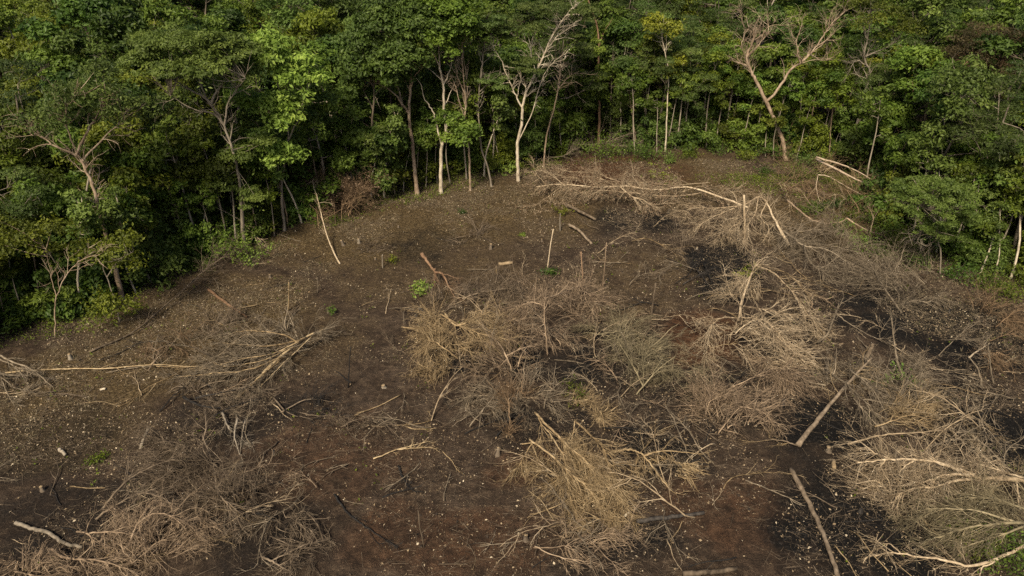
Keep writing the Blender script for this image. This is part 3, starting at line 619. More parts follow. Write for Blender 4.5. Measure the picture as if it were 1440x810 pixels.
FELLED = 'bare felled trees lying in the clearing'
def felled(label, mat, limbs, tangles=(), twigs=18, tl=1.3, spread=.7, grav=.05, name='felled_tree', limb_mat=None, thick=.011, leaf=None, cat='fallen tree', sub=5):
    first = limbs[0][1][0] if limbs else (tangles[0][0], tangles[0][1], 0)
    b = G(first[0], first[1]); root = thing(name, label, cat, b)
    lm = M[limb_mat or mat]; tw = Acc(); ends = []
    for r, pts in limbs:
        N_ = clampz(poly([G(*p) for p in pts], 6, .014), .02); R_ = taper(r, max(r * (.3 if twigs else .78), .012), 1, N_.shape[1])
        la = Acc(); la.tubes(N_, R_, 8 if r > .04 else 5, rough=.07, cap=True); la.build('limb', lm, root, b)
        if twigs:
            ln = np.linalg.norm(np.diff(N_[0], axis=0), axis=1).sum(); k = max(3, int(twigs * ln / 4))
            P, D, rr = kids(N_, R_, k, .25, 1, spread); l1 = clampz(grow(P, D, tl * rng.uniform(.4, 1.3, len(P)), 5, .18, grav)); q1 = taper(np.minimum(rr * .7, .022), .006, len(P), 6); tw.tubes(l1, q1, 3)
            P, D, rr = kids(l1, q1, sub, .2, 1, spread); l2 = clampz(grow(P, D, tl * .5 * rng.uniform(.4, 1.3, len(P)), 3, .24, grav)); tw.tubes(l2, taper(thick * .8, thick * .4, len(P), 4), 3)
            P, D, rr = kids(l2, taper(1, 1, len(P), 4), 2, .3, 1, .7); l3 = clampz(grow(P, D, tl * .25 * rng.uniform(.4, 1.3, len(P)), 1, .1, grav)); tw.tubes(l3, taper(thick * .6, thick * .35, len(P), 2), 3)
            ends.append(l2[:, -1])
    for tg in tangles:
        u, v, ru, rv, h, n = tg[:6]; lean = tg[6] if len(tg) > 6 else (0, 0)
        c, rx, ry = spot(u, v, ru, rv); ry = max(ry * .9, .5); tangle(tw, c, rx, ry, h, n, thick * 1.15, lean=lean)
    if tw.v: tag(tw.build('twigs', M[mat], root, b), kind='stuff')
    if leaf:
        c = Acc(); C = np.concatenate(ends); C = C[rng.random(len(C)) < .6]; c.leaves(C, 4, .12, .17, .2, .4, .8); c.build('dead_leaves', M[leaf], root, b, smooth=False)
    return root

felled('long pale felled tree stretched below the forest edge with hanging twigs', 'wood_pale',
       [(.085, [(1052, 292, .6), (1010, 276, .9), (965, 263, 1.3), (925, 267, 1.4), (880, 262, 1.6), (840, 263, 1.4), (790, 259, 1.2), (752, 263, .7)]), (.05, [(985, 272, 1.0), (940, 276, 1.1), (895, 272, 1.3), (850, 268, 1.4), (800, 272, .9)]), (.04, [(960, 270, 1.3), (985, 262, 1.5), (1010, 272, 1.1), (1035, 268, .9)]), (.06, [(872, 263, 1.5), (890, 277, 1.3), (905, 281, 1.2), (915, 287, 1.2), (950, 286, 1.0)]),
        (.045, [(880, 258, 1.6), (855, 250, 1.9), (835, 243, 2.0), (790, 241, 1.6)]), (.045, [(960, 262, 1.4), (900, 256, 1.7), (860, 255, 1.8), (840, 250, 1.8)]), (.03, [(795, 262, 1.2), (778, 248, 1.6), (757, 238, 1.6)]), (.03, [(790, 262, 1.2), (770, 277, .6), (750, 290, .2)]),
        (.03, [(810, 262, 1.2), (795, 272, .8), (790, 285, .2)]), (.03, [(1000, 256, 1.2), (940, 262, 1.3), (900, 266, 1.3)]), (.03, [(768, 260, 1.0), (755, 247, 1.5), (742, 250, 1.2)])],
       [(860, 272, 46, 14, 1.2, 90), (800, 258, 40, 12, 1.0, 50)], twigs=16, tl=1.5, leaf='leaf_dead')
felled('pale felled crown with arching limbs draped over burnt ground', 'wood_pale',
       [(.13, [(1110, 345, .4), (1098, 325, 1.0), (1085, 300, 1.7), (1078, 283, 2.2)]), (.07, [(1078, 283, 2.2), (1066, 277, 2.4), (1050, 287, 2.2), (1030, 291, 2.0), (1000, 293, 1.6), (965, 292, 1.2)]), (.05, [(1066, 278, 2.4), (1062, 300, 1.6), (1050, 320, 1.2), (1045, 345, .5)]), (.05, [(1078, 284, 2.2), (1070, 305, 1.4), (1080, 318, 1.0), (1082, 335, .5)]),
        (.04, [(1055, 286, 2.2), (1045, 310, 1.6), (1030, 318, 1.4), (1010, 330, .8)]), (.04, [(1040, 289, 2.0), (1015, 300, 1.6), (990, 312, 1.2), (975, 325, .6)])],
       [(1015, 320, 45, 26, 1.6, 170, (-.3, -.2)), (985, 303, 30, 18, 1.2, 80, (-.3, 0))], twigs=22, tl=1.4, grav=.08)
tag(felled('cracked standing stub of a pale trunk beside the arching felled crown', 'wood_pale', [(.1, [(1047, 335, 0), (1047, 308, 1.5), (1046, 274, 3.3)])], twigs=0, name='tree_stub', cat='tree stub'), None)
felled('bent smooth limb lying over green regrowth and dry brush', 'wood_pink', [(.08, [(1107, 281, 1.6), (1125, 297, 1.4), (1140, 308, 1.2), (1160, 314, 1.0), (1182, 312, 1.1), (1191, 307, 1.3)]), (.06, [(1191, 307, 1.3), (1205, 316, 1.0), (1225, 326, .8), (1240, 330, .6)]), (.03, [(1140, 310, 1.2), (1142, 320, .6), (1130, 325, .3)]), (.03, [(1222, 325, .8), (1230, 345, .3)]), (.035, [(1224, 325, .8), (1228, 305, 1.5), (1220, 290, 2.0)])],
       twigs=7, tl=1.4, name='fallen_limb', cat='fallen limb')
felled('wide grey felled crown with dense fine twigs below the bent limb', 'wood_grey', [(.09, [(1090, 320, .8), (1110, 330, 1.0), (1130, 345, 1.0), (1165, 352, .9), (1200, 375, .8)]), (.05, [(1112, 328, 1.0), (1150, 323, 1.4), (1190, 330, 1.3)]), (.05, [(1130, 345, 1.0), (1140, 370, .7), (1170, 390, .5)])],
       [(1165, 365, 62, 40, 1.5, 330), (1115, 355, 40, 26, 1.1, 160)], twigs=20, tl=1.5, thick=.009)
felled('rounded grey brown heap of hair fine twigs by the forest corner', 'wood_grey', [(.06, [(1268, 440, .2), (1240, 400, 1.2), (1225, 370, 1.6)])], [(1240, 395, 48, 42, 2.0, 420), (1280, 430, 40, 22, 1.0, 150)], twigs=14, tl=1.4, thick=.008)
felled('felled crown of long pale arched branches between black patches', 'wood_pale',
       [(.1, [(1040, 452, .2), (1043, 425, 1.0), (1055, 390, 1.6), (1062, 373, 1.9)]), (.05, [(1062, 373, 1.9), (1085, 382, 1.7), (1105, 400, 1.5), (1125, 425, 1.2), (1140, 450, .8), (1150, 465, .3)]), (.045, [(1042, 430, 1.0), (1075, 435, 1.5), (1110, 442, 1.3), (1150, 448, .8)]),
        (.05, [(1041, 448, .8), (1015, 447, 1.4), (1000, 460, 1.2), (995, 485, .5), (985, 545, .1)]), (.04, [(1041, 446, .8), (1065, 450, 1.2), (1095, 475, 1.0), (1120, 500, .4)]), (.04, [(1045, 440, .8), (1080, 455, 1.3), (1110, 485, .8), (1135, 505, .3)]), (.035, [(1058, 385, 1.7), (1045, 400, 1.4), (1030, 415, 1.0), (1020, 390, 1.6)])],
       [(1070, 490, 66, 40, 1.3, 300, (.3, -.3)), (1060, 410, 40, 26, 1.2, 120), (1120, 515, 50, 24, .9, 160)], twigs=20, tl=1.5)
felled('pinkish tangle of fallen twigs beside a black burnt hollow', 'wood_pink', [(.04, [(1030, 545, .6), (1060, 530, 1.0), (1095, 515, .8)])], [(1085, 530, 50, 32, 1.2, 330, (-.2, -.3))], twigs=14, thick=.009)
felled('forked grey limb propped up in the felled tops', 'wood_grey', [(.07, [(1150, 482, .2), (1163, 470, .7), (1172, 450, 1.2), (1180, 425, 1.6)]), (.04, [(1175, 440, 1.3), (1190, 452, 1.0), (1220, 470, .4), (1250, 482, .1)]), (.035, [(1176, 440, 1.3), (1186, 418, 1.6), (1184, 408, 1.8)])], twigs=5, name='fallen_limb', cat='fallen limb')
felled('upright thin dead trunk splitting low above charred soil', 'wood_grey', [(.09, [(1276, 540, 0), (1264, 515, .7), (1259, 490, 1.3), (1254, 447, 2.8)]), (.05, [(1262, 510, .8), (1255, 525, .3), (1253, 535, .05)])], twigs=4, name='dead_stem', cat='dead stem')
felled('long barked log with pale broken tip crossing the brush diagonally', 'wood_straw', [(.13, [(1122, 626, .2), (1150, 590, .4), (1180, 553, .7), (1205, 525, 1.0), (1226, 503, 1.4)]), (.04, [(1120, 626, .2), (1100, 620, .3), (1075, 618, .2)])], twigs=5, name='fallen_log', cat='log', limb_mat='wood_brown')
felled('short stub of cut trunk leaning above the long diagonal log', 'wood_brown', [(.13, [(1218, 503, 0), (1224, 492, .5), (1228, 483, .9)])], twigs=0, name='leaning_stub', cat='stump')
felled('felled crown of grey and straw twigs around the long diagonal log', 'wood_grey', [(.05, [(1160, 520, .8), (1190, 540, 1.1), (1220, 570, .9), (1240, 590, .3)]), (.05, [(1195, 520, 1.0), (1225, 545, 1.0), (1245, 580, .4)]), (.04, [(1200, 560, .8), (1235, 600, .2)])],
       [(1195, 540, 50, 34, 1.3, 330), (1265, 555, 56, 40, 1.3, 360), (1310, 530, 40, 30, 1.0, 180)], twigs=18, tl=1.3, thick=.009)
felled('tawny dead brush mound on the black burnt slope', 'wood_straw', [(.04, [(1230, 600, .2), (1260, 590, .6), (1290, 580, .8)])], [(1285, 585, 46, 26, 1.1, 260)], twigs=10, thick=.009)
felled('slim pale fallen branch ending in a fork over burnt soil', 'wood_pale', [(.05, [(1192, 625, .2), (1240, 612, .5), (1290, 608, .7), (1328, 605, .8)]), (.03, [(1295, 608, .7), (1316, 613, .6)])], twigs=4, name='fallen_branch', cat='branch')
felled('large felled tree with pale forked limbs spreading over the lower burnt slope', 'wood_pale',
       [(.16, [(1475, 676, .5), (1430, 674, .6), (1380, 672, .8), (1365, 668, 1.0)]), (.09, [(1370, 668, 1.0), (1330, 654, 1.3), (1300, 647, 1.4), (1250, 646, 1.4), (1205, 651, 1.0)]), (.08, [(1365, 670, 1.0), (1350, 667, 1.3), (1325, 669, 1.3), (1298, 679, 1.1)]), (.07, [(1366, 674, 1.0), (1340, 677, 1.2), (1318, 684, 1.1), (1280, 688, .8), (1260, 700, .4)]),
        (.05, [(1252, 646, 1.4), (1230, 637, 1.5), (1210, 622, 1.6)]), (.04, [(1245, 647, 1.4), (1237, 658, 1.0), (1234, 668, .6)]), (.04, [(1285, 648, 1.4), (1270, 658, 1.0), (1262, 672, .5)]), (.05, [(1440, 672, .8), (1400, 660, 1.2), (1362, 648, 1.4)]), (.04, [(1430, 674, .6), (1432, 700, .4), (1434, 720, .1)])],
       [(1270, 685, 60, 36, 1.2, 360, (-.4, 0)), (1330, 662, 60, 26, 1.1, 220)], twigs=26, tl=1.4, thick=.009)
felled('greenish grey felled crown fanned out flat over green sprouts', 'wood_olive',
       [(.08, [(1480, 735, 1.0), (1430, 735, 1.2), (1390, 738, 1.2), (1350, 745, 1.0), (1310, 758, .6)]), (.05, [(1430, 735, 1.2), (1380, 720, 1.4), (1330, 715, 1.2), (1290, 718, .8)]), (.05, [(1440, 740, 1.1), (1400, 755, 1.0), (1350, 770, .6)]), (.05, [(1450, 720, 1.3), (1400, 702, 1.4), (1350, 700, 1.2)])],
       [(1360, 728, 80, 44, 1.1, 420, (-.6, .1)), (1425, 710, 50, 40, 1.1, 200, (-.4, 0))], twigs=34, tl=1.5, spread=.45, thick=.009)
felled('sinuous pale branch snaking past the green shrub', 'wood_pale', [(.07, [(1445, 765, .8), (1410, 782, .7), (1370, 796, .6), (1330, 788, .6), (1290, 782, .5), (1250, 778, .3), (1230, 782, .1)]), (.04, [(1400, 788, .7), (1382, 798, .5), (1378, 812, .2)]), (.03, [(1270, 780, .4), (1250, 765, .6), (1235, 772, .3)])], twigs=10, tl=1.0, name='fallen_limb', cat='fallen limb')
felled('long grey brown log lying alone down the burnt slope', 'wood_brown', [(.11, [(1112, 660, .15), (1130, 692, .15), (1146, 725, .15), (1163, 765, .15), (1180, 815, .15)])], twigs=0, name='fallen_log', cat='log')
felled('thin grey log end poking out at the bottom of the clearing', 'wood_brown', [(.11, [(960, 807, .12), (1000, 804, .14), (1036, 800, .14)])], twigs=0, name='fallen_log', cat='log')
felled('charred log with pale stripe beside the straw coloured branch fan', 'wood_char', [(.1, [(895, 733, .15), (930, 728, .2), (960, 725, .2), (990, 721, .15)])], twigs=0, name='charred_log', cat='log')
felled('dark broken log poking from black twigs under the long pale felled tree', 'wood_brown', [(.12, [(795, 287, .4), (815, 297, .4), (838, 309, .2)])], twigs=0, name='fallen_log', cat='log')
felled('split pale topped log on the brown soil near a sprouting stake', 'wood_brown', [(.11, [(800, 316, .3), (815, 325, .3), (832, 343, .1)])], twigs=0, name='fallen_log', cat='log')
# central mass
felled('straw coloured felled crown with bright twigs over a black hollow', 'wood_straw',
       [(.07, [(625, 440, 1.2), (640, 457, 1.4), (665, 450, 1.6), (690, 437, 1.7)]), (.05, [(620, 442, 1.3), (648, 458, 1.4), (680, 470, 1.2), (715, 478, .7)]), (.045, [(668, 447, 1.6), (685, 465, 1.2), (700, 468, 1.0)]), (.05, [(565, 460, .4), (600, 464, .9), (640, 468, 1.2)]), (.05, [(645, 505, .4), (625, 490, 1.2), (606, 480, 1.6), (597, 500, 1.2)])],
       [(622, 492, 38, 34, 1.9, 380, (-.2, -.2)), (690, 470, 50, 26, 1.3, 260), (610, 520, 34, 26, 1.0, 160)], twigs=24, tl=1.3)
felled('pinkish grey felled crown beside the straw coloured one', 'wood_pink', [(.05, [(720, 520, .4), (712, 500, 1.2), (700, 480, 1.6)]), (.04, [(712, 500, 1.2), (740, 488, 1.5), (760, 490, 1.0)])], [(718, 478, 48, 30, 1.5, 330), (700, 535, 60, 28, 1.2, 260)], twigs=18, tl=1.2, thick=.009)
felled('brownish felled crown with upright pale twigs behind the pinkish one', 'wood_pink', [(.06, [(770, 500, 0), (768, 470, 1.4), (765, 440, 2.4), (768, 412, 3.2)]), (.04, [(766, 430, 2.6), (745, 425, 2.4), (728, 433, 1.8)]), (.04, [(767, 420, 2.9), (790, 412, 2.6), (815, 402, 2.2)]), (.035, [(815, 402, 1.6), (830, 415, 1.2), (860, 418, .8)])],
       [(790, 428, 66, 30, 1.5, 380), (840, 440, 44, 24, 1.1, 190), (760, 470, 50, 24, 1.2, 200)], twigs=20, tl=1.3, thick=.009)
felled('dull brown twiggy felled crown on the charred middle ground', 'wood_brown', [(.05, [(650, 420, .4), (680, 410, .8), (720, 405, .8)])], [(690, 412, 66, 26, 1.1, 330), (640, 420, 40, 22, .9, 160)], twigs=16, tl=1.2, thick=.009)
felled('reddish brown bushy dead crown in the middle of the slash', 'wood_rust', [(.04, [(718, 605, .1), (716, 580, .9), (715, 550, 1.6)])], [(716, 570, 24, 26, 1.5, 280), (720, 610, 26, 18, .6, 90)], twigs=14, tl=.9, thick=.008)
felled('grey violet fine twigged crown sunk in shadow near the reddish one', 'wood_grey', [(.04, [(660, 600, .2), (680, 575, .9), (700, 550, 1.2)])], [(680, 580, 36, 34, 1.2, 300), (760, 560, 44, 30, 1.0, 220)], twigs=14, tl=1.1, thick=.008)
felled('olive brown felled crown with thin rods sticking up', 'wood_olive', [(.05, [(905, 545, .1), (890, 515, 1.2), (872, 485, 2.2)]), (.04, [(905, 545, .1), (905, 515, 1.2), (910, 485, 2.0)]), (.04, [(895, 555, .1), (925, 520, 1.0), (950, 500, 1.4)]), (.03, [(840, 470, .8), (880, 463, 1.0), (903, 445, 1.2)]), (.03, [(835, 470, .8), (870, 472, .6)])],
       [(905, 500, 50, 40, 1.3, 380), (950, 530, 44, 36, 1.1, 260), (860, 470, 40, 24, 1.0, 160)], twigs=16, tl=1.3, thick=.009)
felled('rounded pinkish beige twig crown next to the black burnt hollow', 'wood_pink', [(.04, [(1010, 610, .1), (1025, 590, .9), (1040, 572, 1.4)]), (.03, [(1040, 572, 1.4), (1070, 578, 1.2), (1090, 600, .6)])], [(1035, 585, 58, 34, 1.5, 520), (985, 570, 40, 26, 1.1, 200)], twigs=18, tl=1.1, thick=.009)
felled('straw coloured fan of stiff branches sweeping down over the soil', 'wood_straw',
       [(.06, [(752, 580, 1.4), (780, 608, 1.4), (802, 630, 1.3), (830, 655, 1.1), (845, 690, .7), (858, 725, .2)]), (.05, [(745, 618, 1.2), (775, 640, 1.3), (805, 668, 1.1), (830, 690, .8), (848, 722, .2)]), (.05, [(808, 590, 1.2), (830, 612, 1.2), (848, 630, 1.2), (858, 662, .8), (870, 690, .4), (885, 728, .1)]), (.04, [(765, 600, 1.3), (785, 628, 1.3), (795, 650, 1.1), (800, 690, .7), (812, 735, .1)]),
        (.04, [(802, 632, 1.3), (820, 650, 1.2), (840, 668, 1.0), (870, 705, .4)]), (.04, [(757, 585, 1.3), (762, 605, 1.1), (758, 630, .8)]), (.03, [(750, 620, 1.1), (735, 645, .7), (728, 660, .4)]), (.03, [(808, 592, 1.2), (804, 625, .8)])],
       [(825, 690, 50, 44, 1.2, 330, (.25, -.5)), (790, 670, 40, 36, 1.1, 200, (.2, -.5)), (845, 725, 44, 24, .7, 150, (.2, -.3))], twigs=30, tl=1.2, spread=.42, thick=.010)
felled('tan dead bush with flower like tips beside the branch fan', 'wood_straw', [(.03, [(850, 605, .1), (848, 590, .6), (845, 578, 1.0)])], [(845, 585, 26, 20, 1.0, 200), (815, 575, 30, 18, .9, 150)], twigs=12, tl=.8, thick=.008)
felled('smooth tan limb curving in two over bare dark soil', 'wood_straw', [(.055, [(862, 636, .5), (880, 632, 1.0), (893, 634, 1.2), (906, 642, 1.2), (920, 660, .9), (935, 680, .4), (946, 692, .1)]), (.05, [(905, 642, 1.2), (920, 636, 1.3), (945, 634, 1.2), (990, 639, .7)]), (.03, [(852, 658, .5), (868, 653, .9), (886, 654, .8), (888, 672, .3)]), (.03, [(898, 641, 1.1), (893, 660, .1)])],
       [(950, 672, 34, 22, .7, 110, (.3, -.3))], twigs=8, tl=1.0, name='fallen_limb', cat='fallen limb')
felled('sparse pale twiggy branches at the bottom below the branch fan', 'wood_pink', [(.035, [(750, 770, .2), (790, 768, .4), (830, 758, .5), (890, 745, .3)]), (.03, [(830, 760, .5), (860, 790, .3), (880, 805, .1)]), (.03, [(752, 768, .3), (785, 783, .4), (830, 790, .3)]), (.03, [(745, 725, .3), (790, 735, .4), (810, 745, .3)])], [(830, 775, 66, 30, .6, 130)], twigs=14, tl=1.0)
# left side
felled('broken pale trunk with a brush of grey sticks fanned under it', 'wood_grey',
       [(.11, [(362, 535, .3), (385, 510, .6), (412, 487, .8), (432, 473, .9), (456, 463, .9)]), (.05, [(430, 474, .9), (390, 495, .9), (340, 505, .8), (280, 520, .4)]), (.05, [(425, 478, .9), (370, 487, 1.1), (310, 482, .8)]), (.05, [(420, 482, .9), (395, 470, 1.4), (350, 465, 1.2), (320, 470, .7)]), (.05, [(400, 500, .7), (350, 520, .8), (300, 525, .6), (250, 530, .2)]), (.05, [(395, 505, .7), (360, 535, .5), (335, 560, .1)]), (.04, [(440, 472, .8), (395, 515, .6), (365, 545, .1)]), (.035, [(415, 484, .8), (375, 505, .9), (320, 515, .8), (290, 505, .5)])],
       [(345, 490, 60, 30, .9, 160, (-.5, 0)), (400, 480, 46, 28, .8, 120, (-.3, 0))], twigs=20, tl=1.5, spread=.45, limb_mat='wood_straw', thick=.012)
felled('dark charred sticks heaped beside a grey log in the open clearing', 'wood_brown', [(.08, [(258, 558, .4), (280, 570, .5), (315, 574, .4)]), (.05, [(275, 560, .5), (320, 550, .6), (360, 543, .3)]), (.04, [(300, 585, .3), (330, 570, .5), (370, 560, .3)])], [(300, 562, 60, 24, .6, 140)], twigs=14, tl=1.2, limb_mat='wood_char', thick=.012)
felled('reddish brown dry brush low on the leaf covered slope', 'wood_rust', [(.03, [(215, 495, .2), (240, 485, .5), (265, 497, .2)])], [(235, 490, 44, 20, .6, 120)], twigs=8, tl=.9, thick=.008)
felled('purplish fine dead brush behind the broken pale trunk', 'wood_brown', [(.03, [(290, 475, .2), (320, 460, .6), (350, 450, .3)])], [(315, 462, 50, 22, .8, 220), (390, 455, 30, 20, .6, 80)], twigs=8, tl=.9, thick=.008)
felled('grey brown wide tangle of thin branches on the lower clearing', 'wood_brown',
       [(.05, [(135, 730, .5), (160, 712, .9), (200, 693, 1.2), (235, 705, .9), (265, 730, .3)]), (.05, [(145, 715, .3), (180, 675, .9), (230, 650, 1.0), (270, 640, .5)]), (.04, [(305, 690, .6), (325, 715, .8), (345, 735, .3)]), (.04, [(285, 620, .4), (290, 600, .9), (288, 580, 1.2)]), (.04, [(285, 612, .8), (300, 655, .2)])],
       [(235, 665, 70, 40, .9, 330), (320, 690, 70, 46, .9, 330), (370, 740, 60, 40, .7, 200), (250, 625, 50, 24, .7, 140)], twigs=20, tl=1.2, thick=.009)
felled('pale grey dense felled crown at the bottom of the open clearing', 'wood_pink',
       [(.06, [(70, 772, .4), (98, 785, .6), (140, 788, .7), (180, 800, .6)]), (.05, [(108, 748, .8), (126, 752, 1.0), (134, 768, .8)]), (.04, [(126, 750, 1.0), (160, 748, 1.1), (190, 752, .9)]), (.045, [(180, 770, .8), (196, 735, 1.3), (225, 722, 1.3), (260, 735, 1.0), (275, 745, .6)]), (.035, [(196, 735, 1.3), (200, 760, .8), (215, 780, .4)]), (.04, [(20, 803, .3), (60, 812, .4)])],
       [(215, 765, 62, 40, 1.3, 520), (150, 795, 60, 30, 1.0, 280), (270, 755, 36, 40, .9, 200), (80, 805, 60, 20, .7, 120)], twigs=22, tl=1.2, thick=.009)
felled('pale grey crooked log lying alone on dark leaf littered soil', 'bark_grey', [(.085, [(22, 735, .1), (48, 744, .12), (70, 750, .12), (92, 764, .12), (116, 769, .1)])], twigs=0, name='fallen_log', cat='log')
felled('short grey stub of log by the edge of the lower tangle', 'bark_grey', [(.09, [(198, 632, .05), (203, 615, .3), (209, 602, .5)])], twigs=0, name='fallen_log', cat='log')
felled('small grey log chunk on the leaf littered soil', 'bark_grey', [(.09, [(84, 632, .1), (92, 640, .1)])], twigs=0, name='fallen_log', cat='log')
felled('grey forked broken branch stub beside dark twigs', 'bark_grey', [(.07, [(313, 580, .3), (318, 595, .3), (327, 608, .2)]), (.06, [(334, 588, .5), (330, 612, .3), (337, 640, .05)]), (.04, [(345, 590, .4), (340, 615, .2), (337, 640, .05)])], twigs=3, name='fallen_limb', cat='fallen limb')
felled('long straight thin pole lying across the slope below the forest', 'wood_straw', [(.055, [(-30, 530, .1), (30, 522, .12), (95, 519, .15), (155, 518, .2), (218, 513, .25), (285, 516, .3)]), (.03, [(220, 515, .2), (265, 517, .2)])], twigs=2, name='fallen_pole', cat='pole')
felled('roots and grey branches of an uprooted tree beside the long pole', 'wood_grey', [(.1, [(-25, 520, .5), (10, 527, .5), (52, 527, .3)]), (.06, [(-10, 495, 1.0), (15, 508, .9), (45, 520, .6), (75, 545, .1)]), (.05, [(-10, 500, .8), (20, 515, .7), (60, 530, .3)]), (.04, [(0, 530, .4), (30, 548, .2), (60, 540, .05)]), (.04, [(-5, 500, .6), (5, 540, .2), (20, 570, .05)])], twigs=10, tl=1.0, name='uprooted_tree')
felled('fallen sapling with feathery dead top lying against the forest edge', 'wood_brown', [(.06, [(125, 495, .1), (185, 468, .2), (220, 440, .3), (260, 405, .5), (285, 382, .7), (310, 355, 1.0)]), (.03, [(270, 397, .5), (300, 370, .9), (335, 352, 1.0)]), (.03, [(290, 378, .7), (300, 352, 1.1)])], [(315, 355, 34, 18, 1.0, 130)], twigs=12, tl=1.4, name='fallen_sapling')
felled('reddish brown log on leaf litter below the fallen sapling', 'bark_red', [(.1, [(293, 407, .2), (318, 426, .15), (347, 446, .1)])], twigs=0, name='fallen_log', cat='log')
felled('brown dry bush with withered leaves at the forest edge', 'wood_rust', [(.035, [(472, 314, .1), (468, 282, 1.4), (458, 252, 2.6)]), (.035, [(492, 308, .1), (497, 280, 1.4), (514, 262, 2.0)]), (.03, [(448, 318, .1), (442, 275, 1.7), (430, 245, 2.8)]), (.03, [(480, 312, .1), (482, 280, 1.5), (490, 252, 2.6)])], [(472, 308, 30, 14, 1.8, 180), (508, 300, 26, 12, 1.5, 160)], twigs=60, tl=1.4, leaf='leaf_dead', thick=.012)
felled('pale thin bent trunk fallen out of the forest onto the soil', 'wood_pale', [(.06, [(478, 371, .05), (465, 345, .4), (455, 315, 1.2), (448, 285, 2.2), (440, 255, 3.2)])], twigs=3, name='fallen_sapling')
felled('bleached drooping branch hanging from the forest onto the slope', 'wood_pale', [(.04, [(300, 290, 2.6), (330, 305, 2.1), (350, 322, 1.2), (362, 340, .6), (369, 356, .1)]), (.03, [(350, 322, 1.2), (368, 340, .5)])], twigs=5, tl=.8, name='fallen_branch', cat='branch')
felled('dry greyish felled treetop heaped at the foot of the forest wall', 'wood_grey', [(.06, [(815, 203, .3), (845, 202, .9), (880, 190, 1.4), (905, 185, 1.6)]), (.04, [(850, 202, .9), (875, 205, .8), (920, 196, .9)]), (.045, [(765, 222, .3), (792, 219, .5), (812, 205, 1.0), (818, 190, 1.5)])], [(880, 200, 52, 18, 1.3, 240)], twigs=18, tl=1.3, thick=.009)
felled('double pale peeling trunk toppled down the brushy edge', 'wood_straw', [(.11, [(1148, 224, 2.2), (1180, 240, 2.0), (1210, 255, 1.7), (1250, 273, 1.4)]), (.075, [(1148, 221, 2.6), (1185, 232, 2.4), (1215, 246, 2.1), (1242, 267, 1.6)]), (.05, [(1150, 246, 1.4), (1165, 248, 1.4), (1190, 262, 1.0), (1240, 290, .4)]), (.04, [(1150, 247, 1.4), (1148, 265, .8), (1155, 290, .1)])], [(1140, 240, 30, 16, 1.2, 110)], twigs=9, tl=1.3, limb_mat='bark_pink')
felled('brown dead twig mass hanging in front of the bare leaning tree', 'wood_rust', [(.05, [(1075, 215, .2), (1070, 180, 1.8), (1062, 140, 3.8)]), (.04, [(1085, 215, .2), (1080, 175, 2.0), (1072, 150, 3.2)])], [(1078, 212, 36, 16, 1.6, 160)], twigs=34, tl=1.5, thick=.009, grav=.1)
felled('brushy dry bank of brown twigs beneath the toppled pale trunk', 'wood_rust', [(.03, [(1110, 265, .2), (1130, 255, .7), (1150, 260, .4)])], [(1120, 268, 50, 24, 1.0, 220), (1185, 290, 60, 22, .9, 200)], twigs=10, tl=1.1, thick=.009)
felled('tawny dry brush spilling from the shrubs onto the burnt slope', 'wood_rust', [(.04, [(1400, 460, .3), (1425, 440, 1.0), (1450, 430, 1.2)]), (.03, [(1390, 480, .2), (1420, 470, .8), (1450, 480, .6)])], [(1415, 460, 40, 34, 1.2, 260), (1430, 510, 40, 28, .9, 180)], twigs=14, tl=1.2, thick=.008)
felled('grey scraggly thin branches scattered on the burnt slope', 'wood_grey', [(.04, [(1312, 628, .1), (1345, 610, .4), (1355, 585, .7), (1365, 572, .9)]), (.035, [(1365, 560, .9), (1380, 590, .6), (1388, 625, .3), (1392, 655, .05)]), (.03, [(1340, 620, .3), (1375, 600, .4)]), (.03, [(1380, 590, .6), (1398, 610, .1)]), (.03, [(1412, 658, .05), (1415, 635, .5), (1440, 615, .6)]), (.03, [(1350, 620, .1), (1385, 650, .1)])], twigs=14, tl=1.0, thick=.01)
felled('thin crossing dead stems standing in the dark upper burnt corner', 'wood_grey', [(.06, [(1382, 545, 0), (1375, 520, .9), (1362, 500, 1.6)]), (.05, [(1362, 503, 1.5), (1372, 495, 1.8), (1388, 485, 2.0)]), (.05, [(1397, 540, 0), (1392, 510, 1.2), (1390, 488, 2.0)]), (.03, [(1320, 478, .3), (1360, 478, .9), (1405, 485, .4)]), (.03, [(1320, 500, .2), (1350, 470, .7), (1380, 450, .9)])], twigs=8, tl=1.0, name='dead_stem', cat='dead stem')
felled('pale bare twiggy branch hanging below the feathery bright tree', 'wood_pale', [(.05, [(1330, 325, 2.2), (1315, 338, 1.7), (1300, 348, 1.3), (1290, 365, .6), (1285, 380, .05)]), (.03, [(1312, 340, 1.6), (1305, 355, 1.0), (1308, 370, .4)]), (.03, [(1325, 330, 2.0), (1300, 330, 2.0), (1280, 340, 1.4)])], twigs=16, tl=1.0, name='fallen_branch', cat='branch')
felled('orange brown splintered trunk snapped and propped on its shattered butt', 'bark_red', [(.12, [(593, 357, 1.6), (601, 368, 1.3), (609, 379, 1.1), (613, 384, 1.0)]), (.1, [(611, 378, 1.1), (612, 386, .8), (612, 398, .0)]), (.09, [(612, 383, 1.0), (620, 384, 1.0), (624, 388, .8), (628, 400, .0)]), (.05, [(622, 386, .9), (633, 405, .0)]), (.05, [(624, 388, .8), (640, 420, .0)])], twigs=2, name='snapped_tree', cat='broken trunk')
felled('black charred log leaning into the brush beside the snapped trunk', 'wood_char', [(.12, [(588, 432, .3), (600, 443, .3), (612, 452, .2)]), (.09, [(585, 440, .3), (586, 452, .05)])], twigs=0, name='charred_log', cat='log')
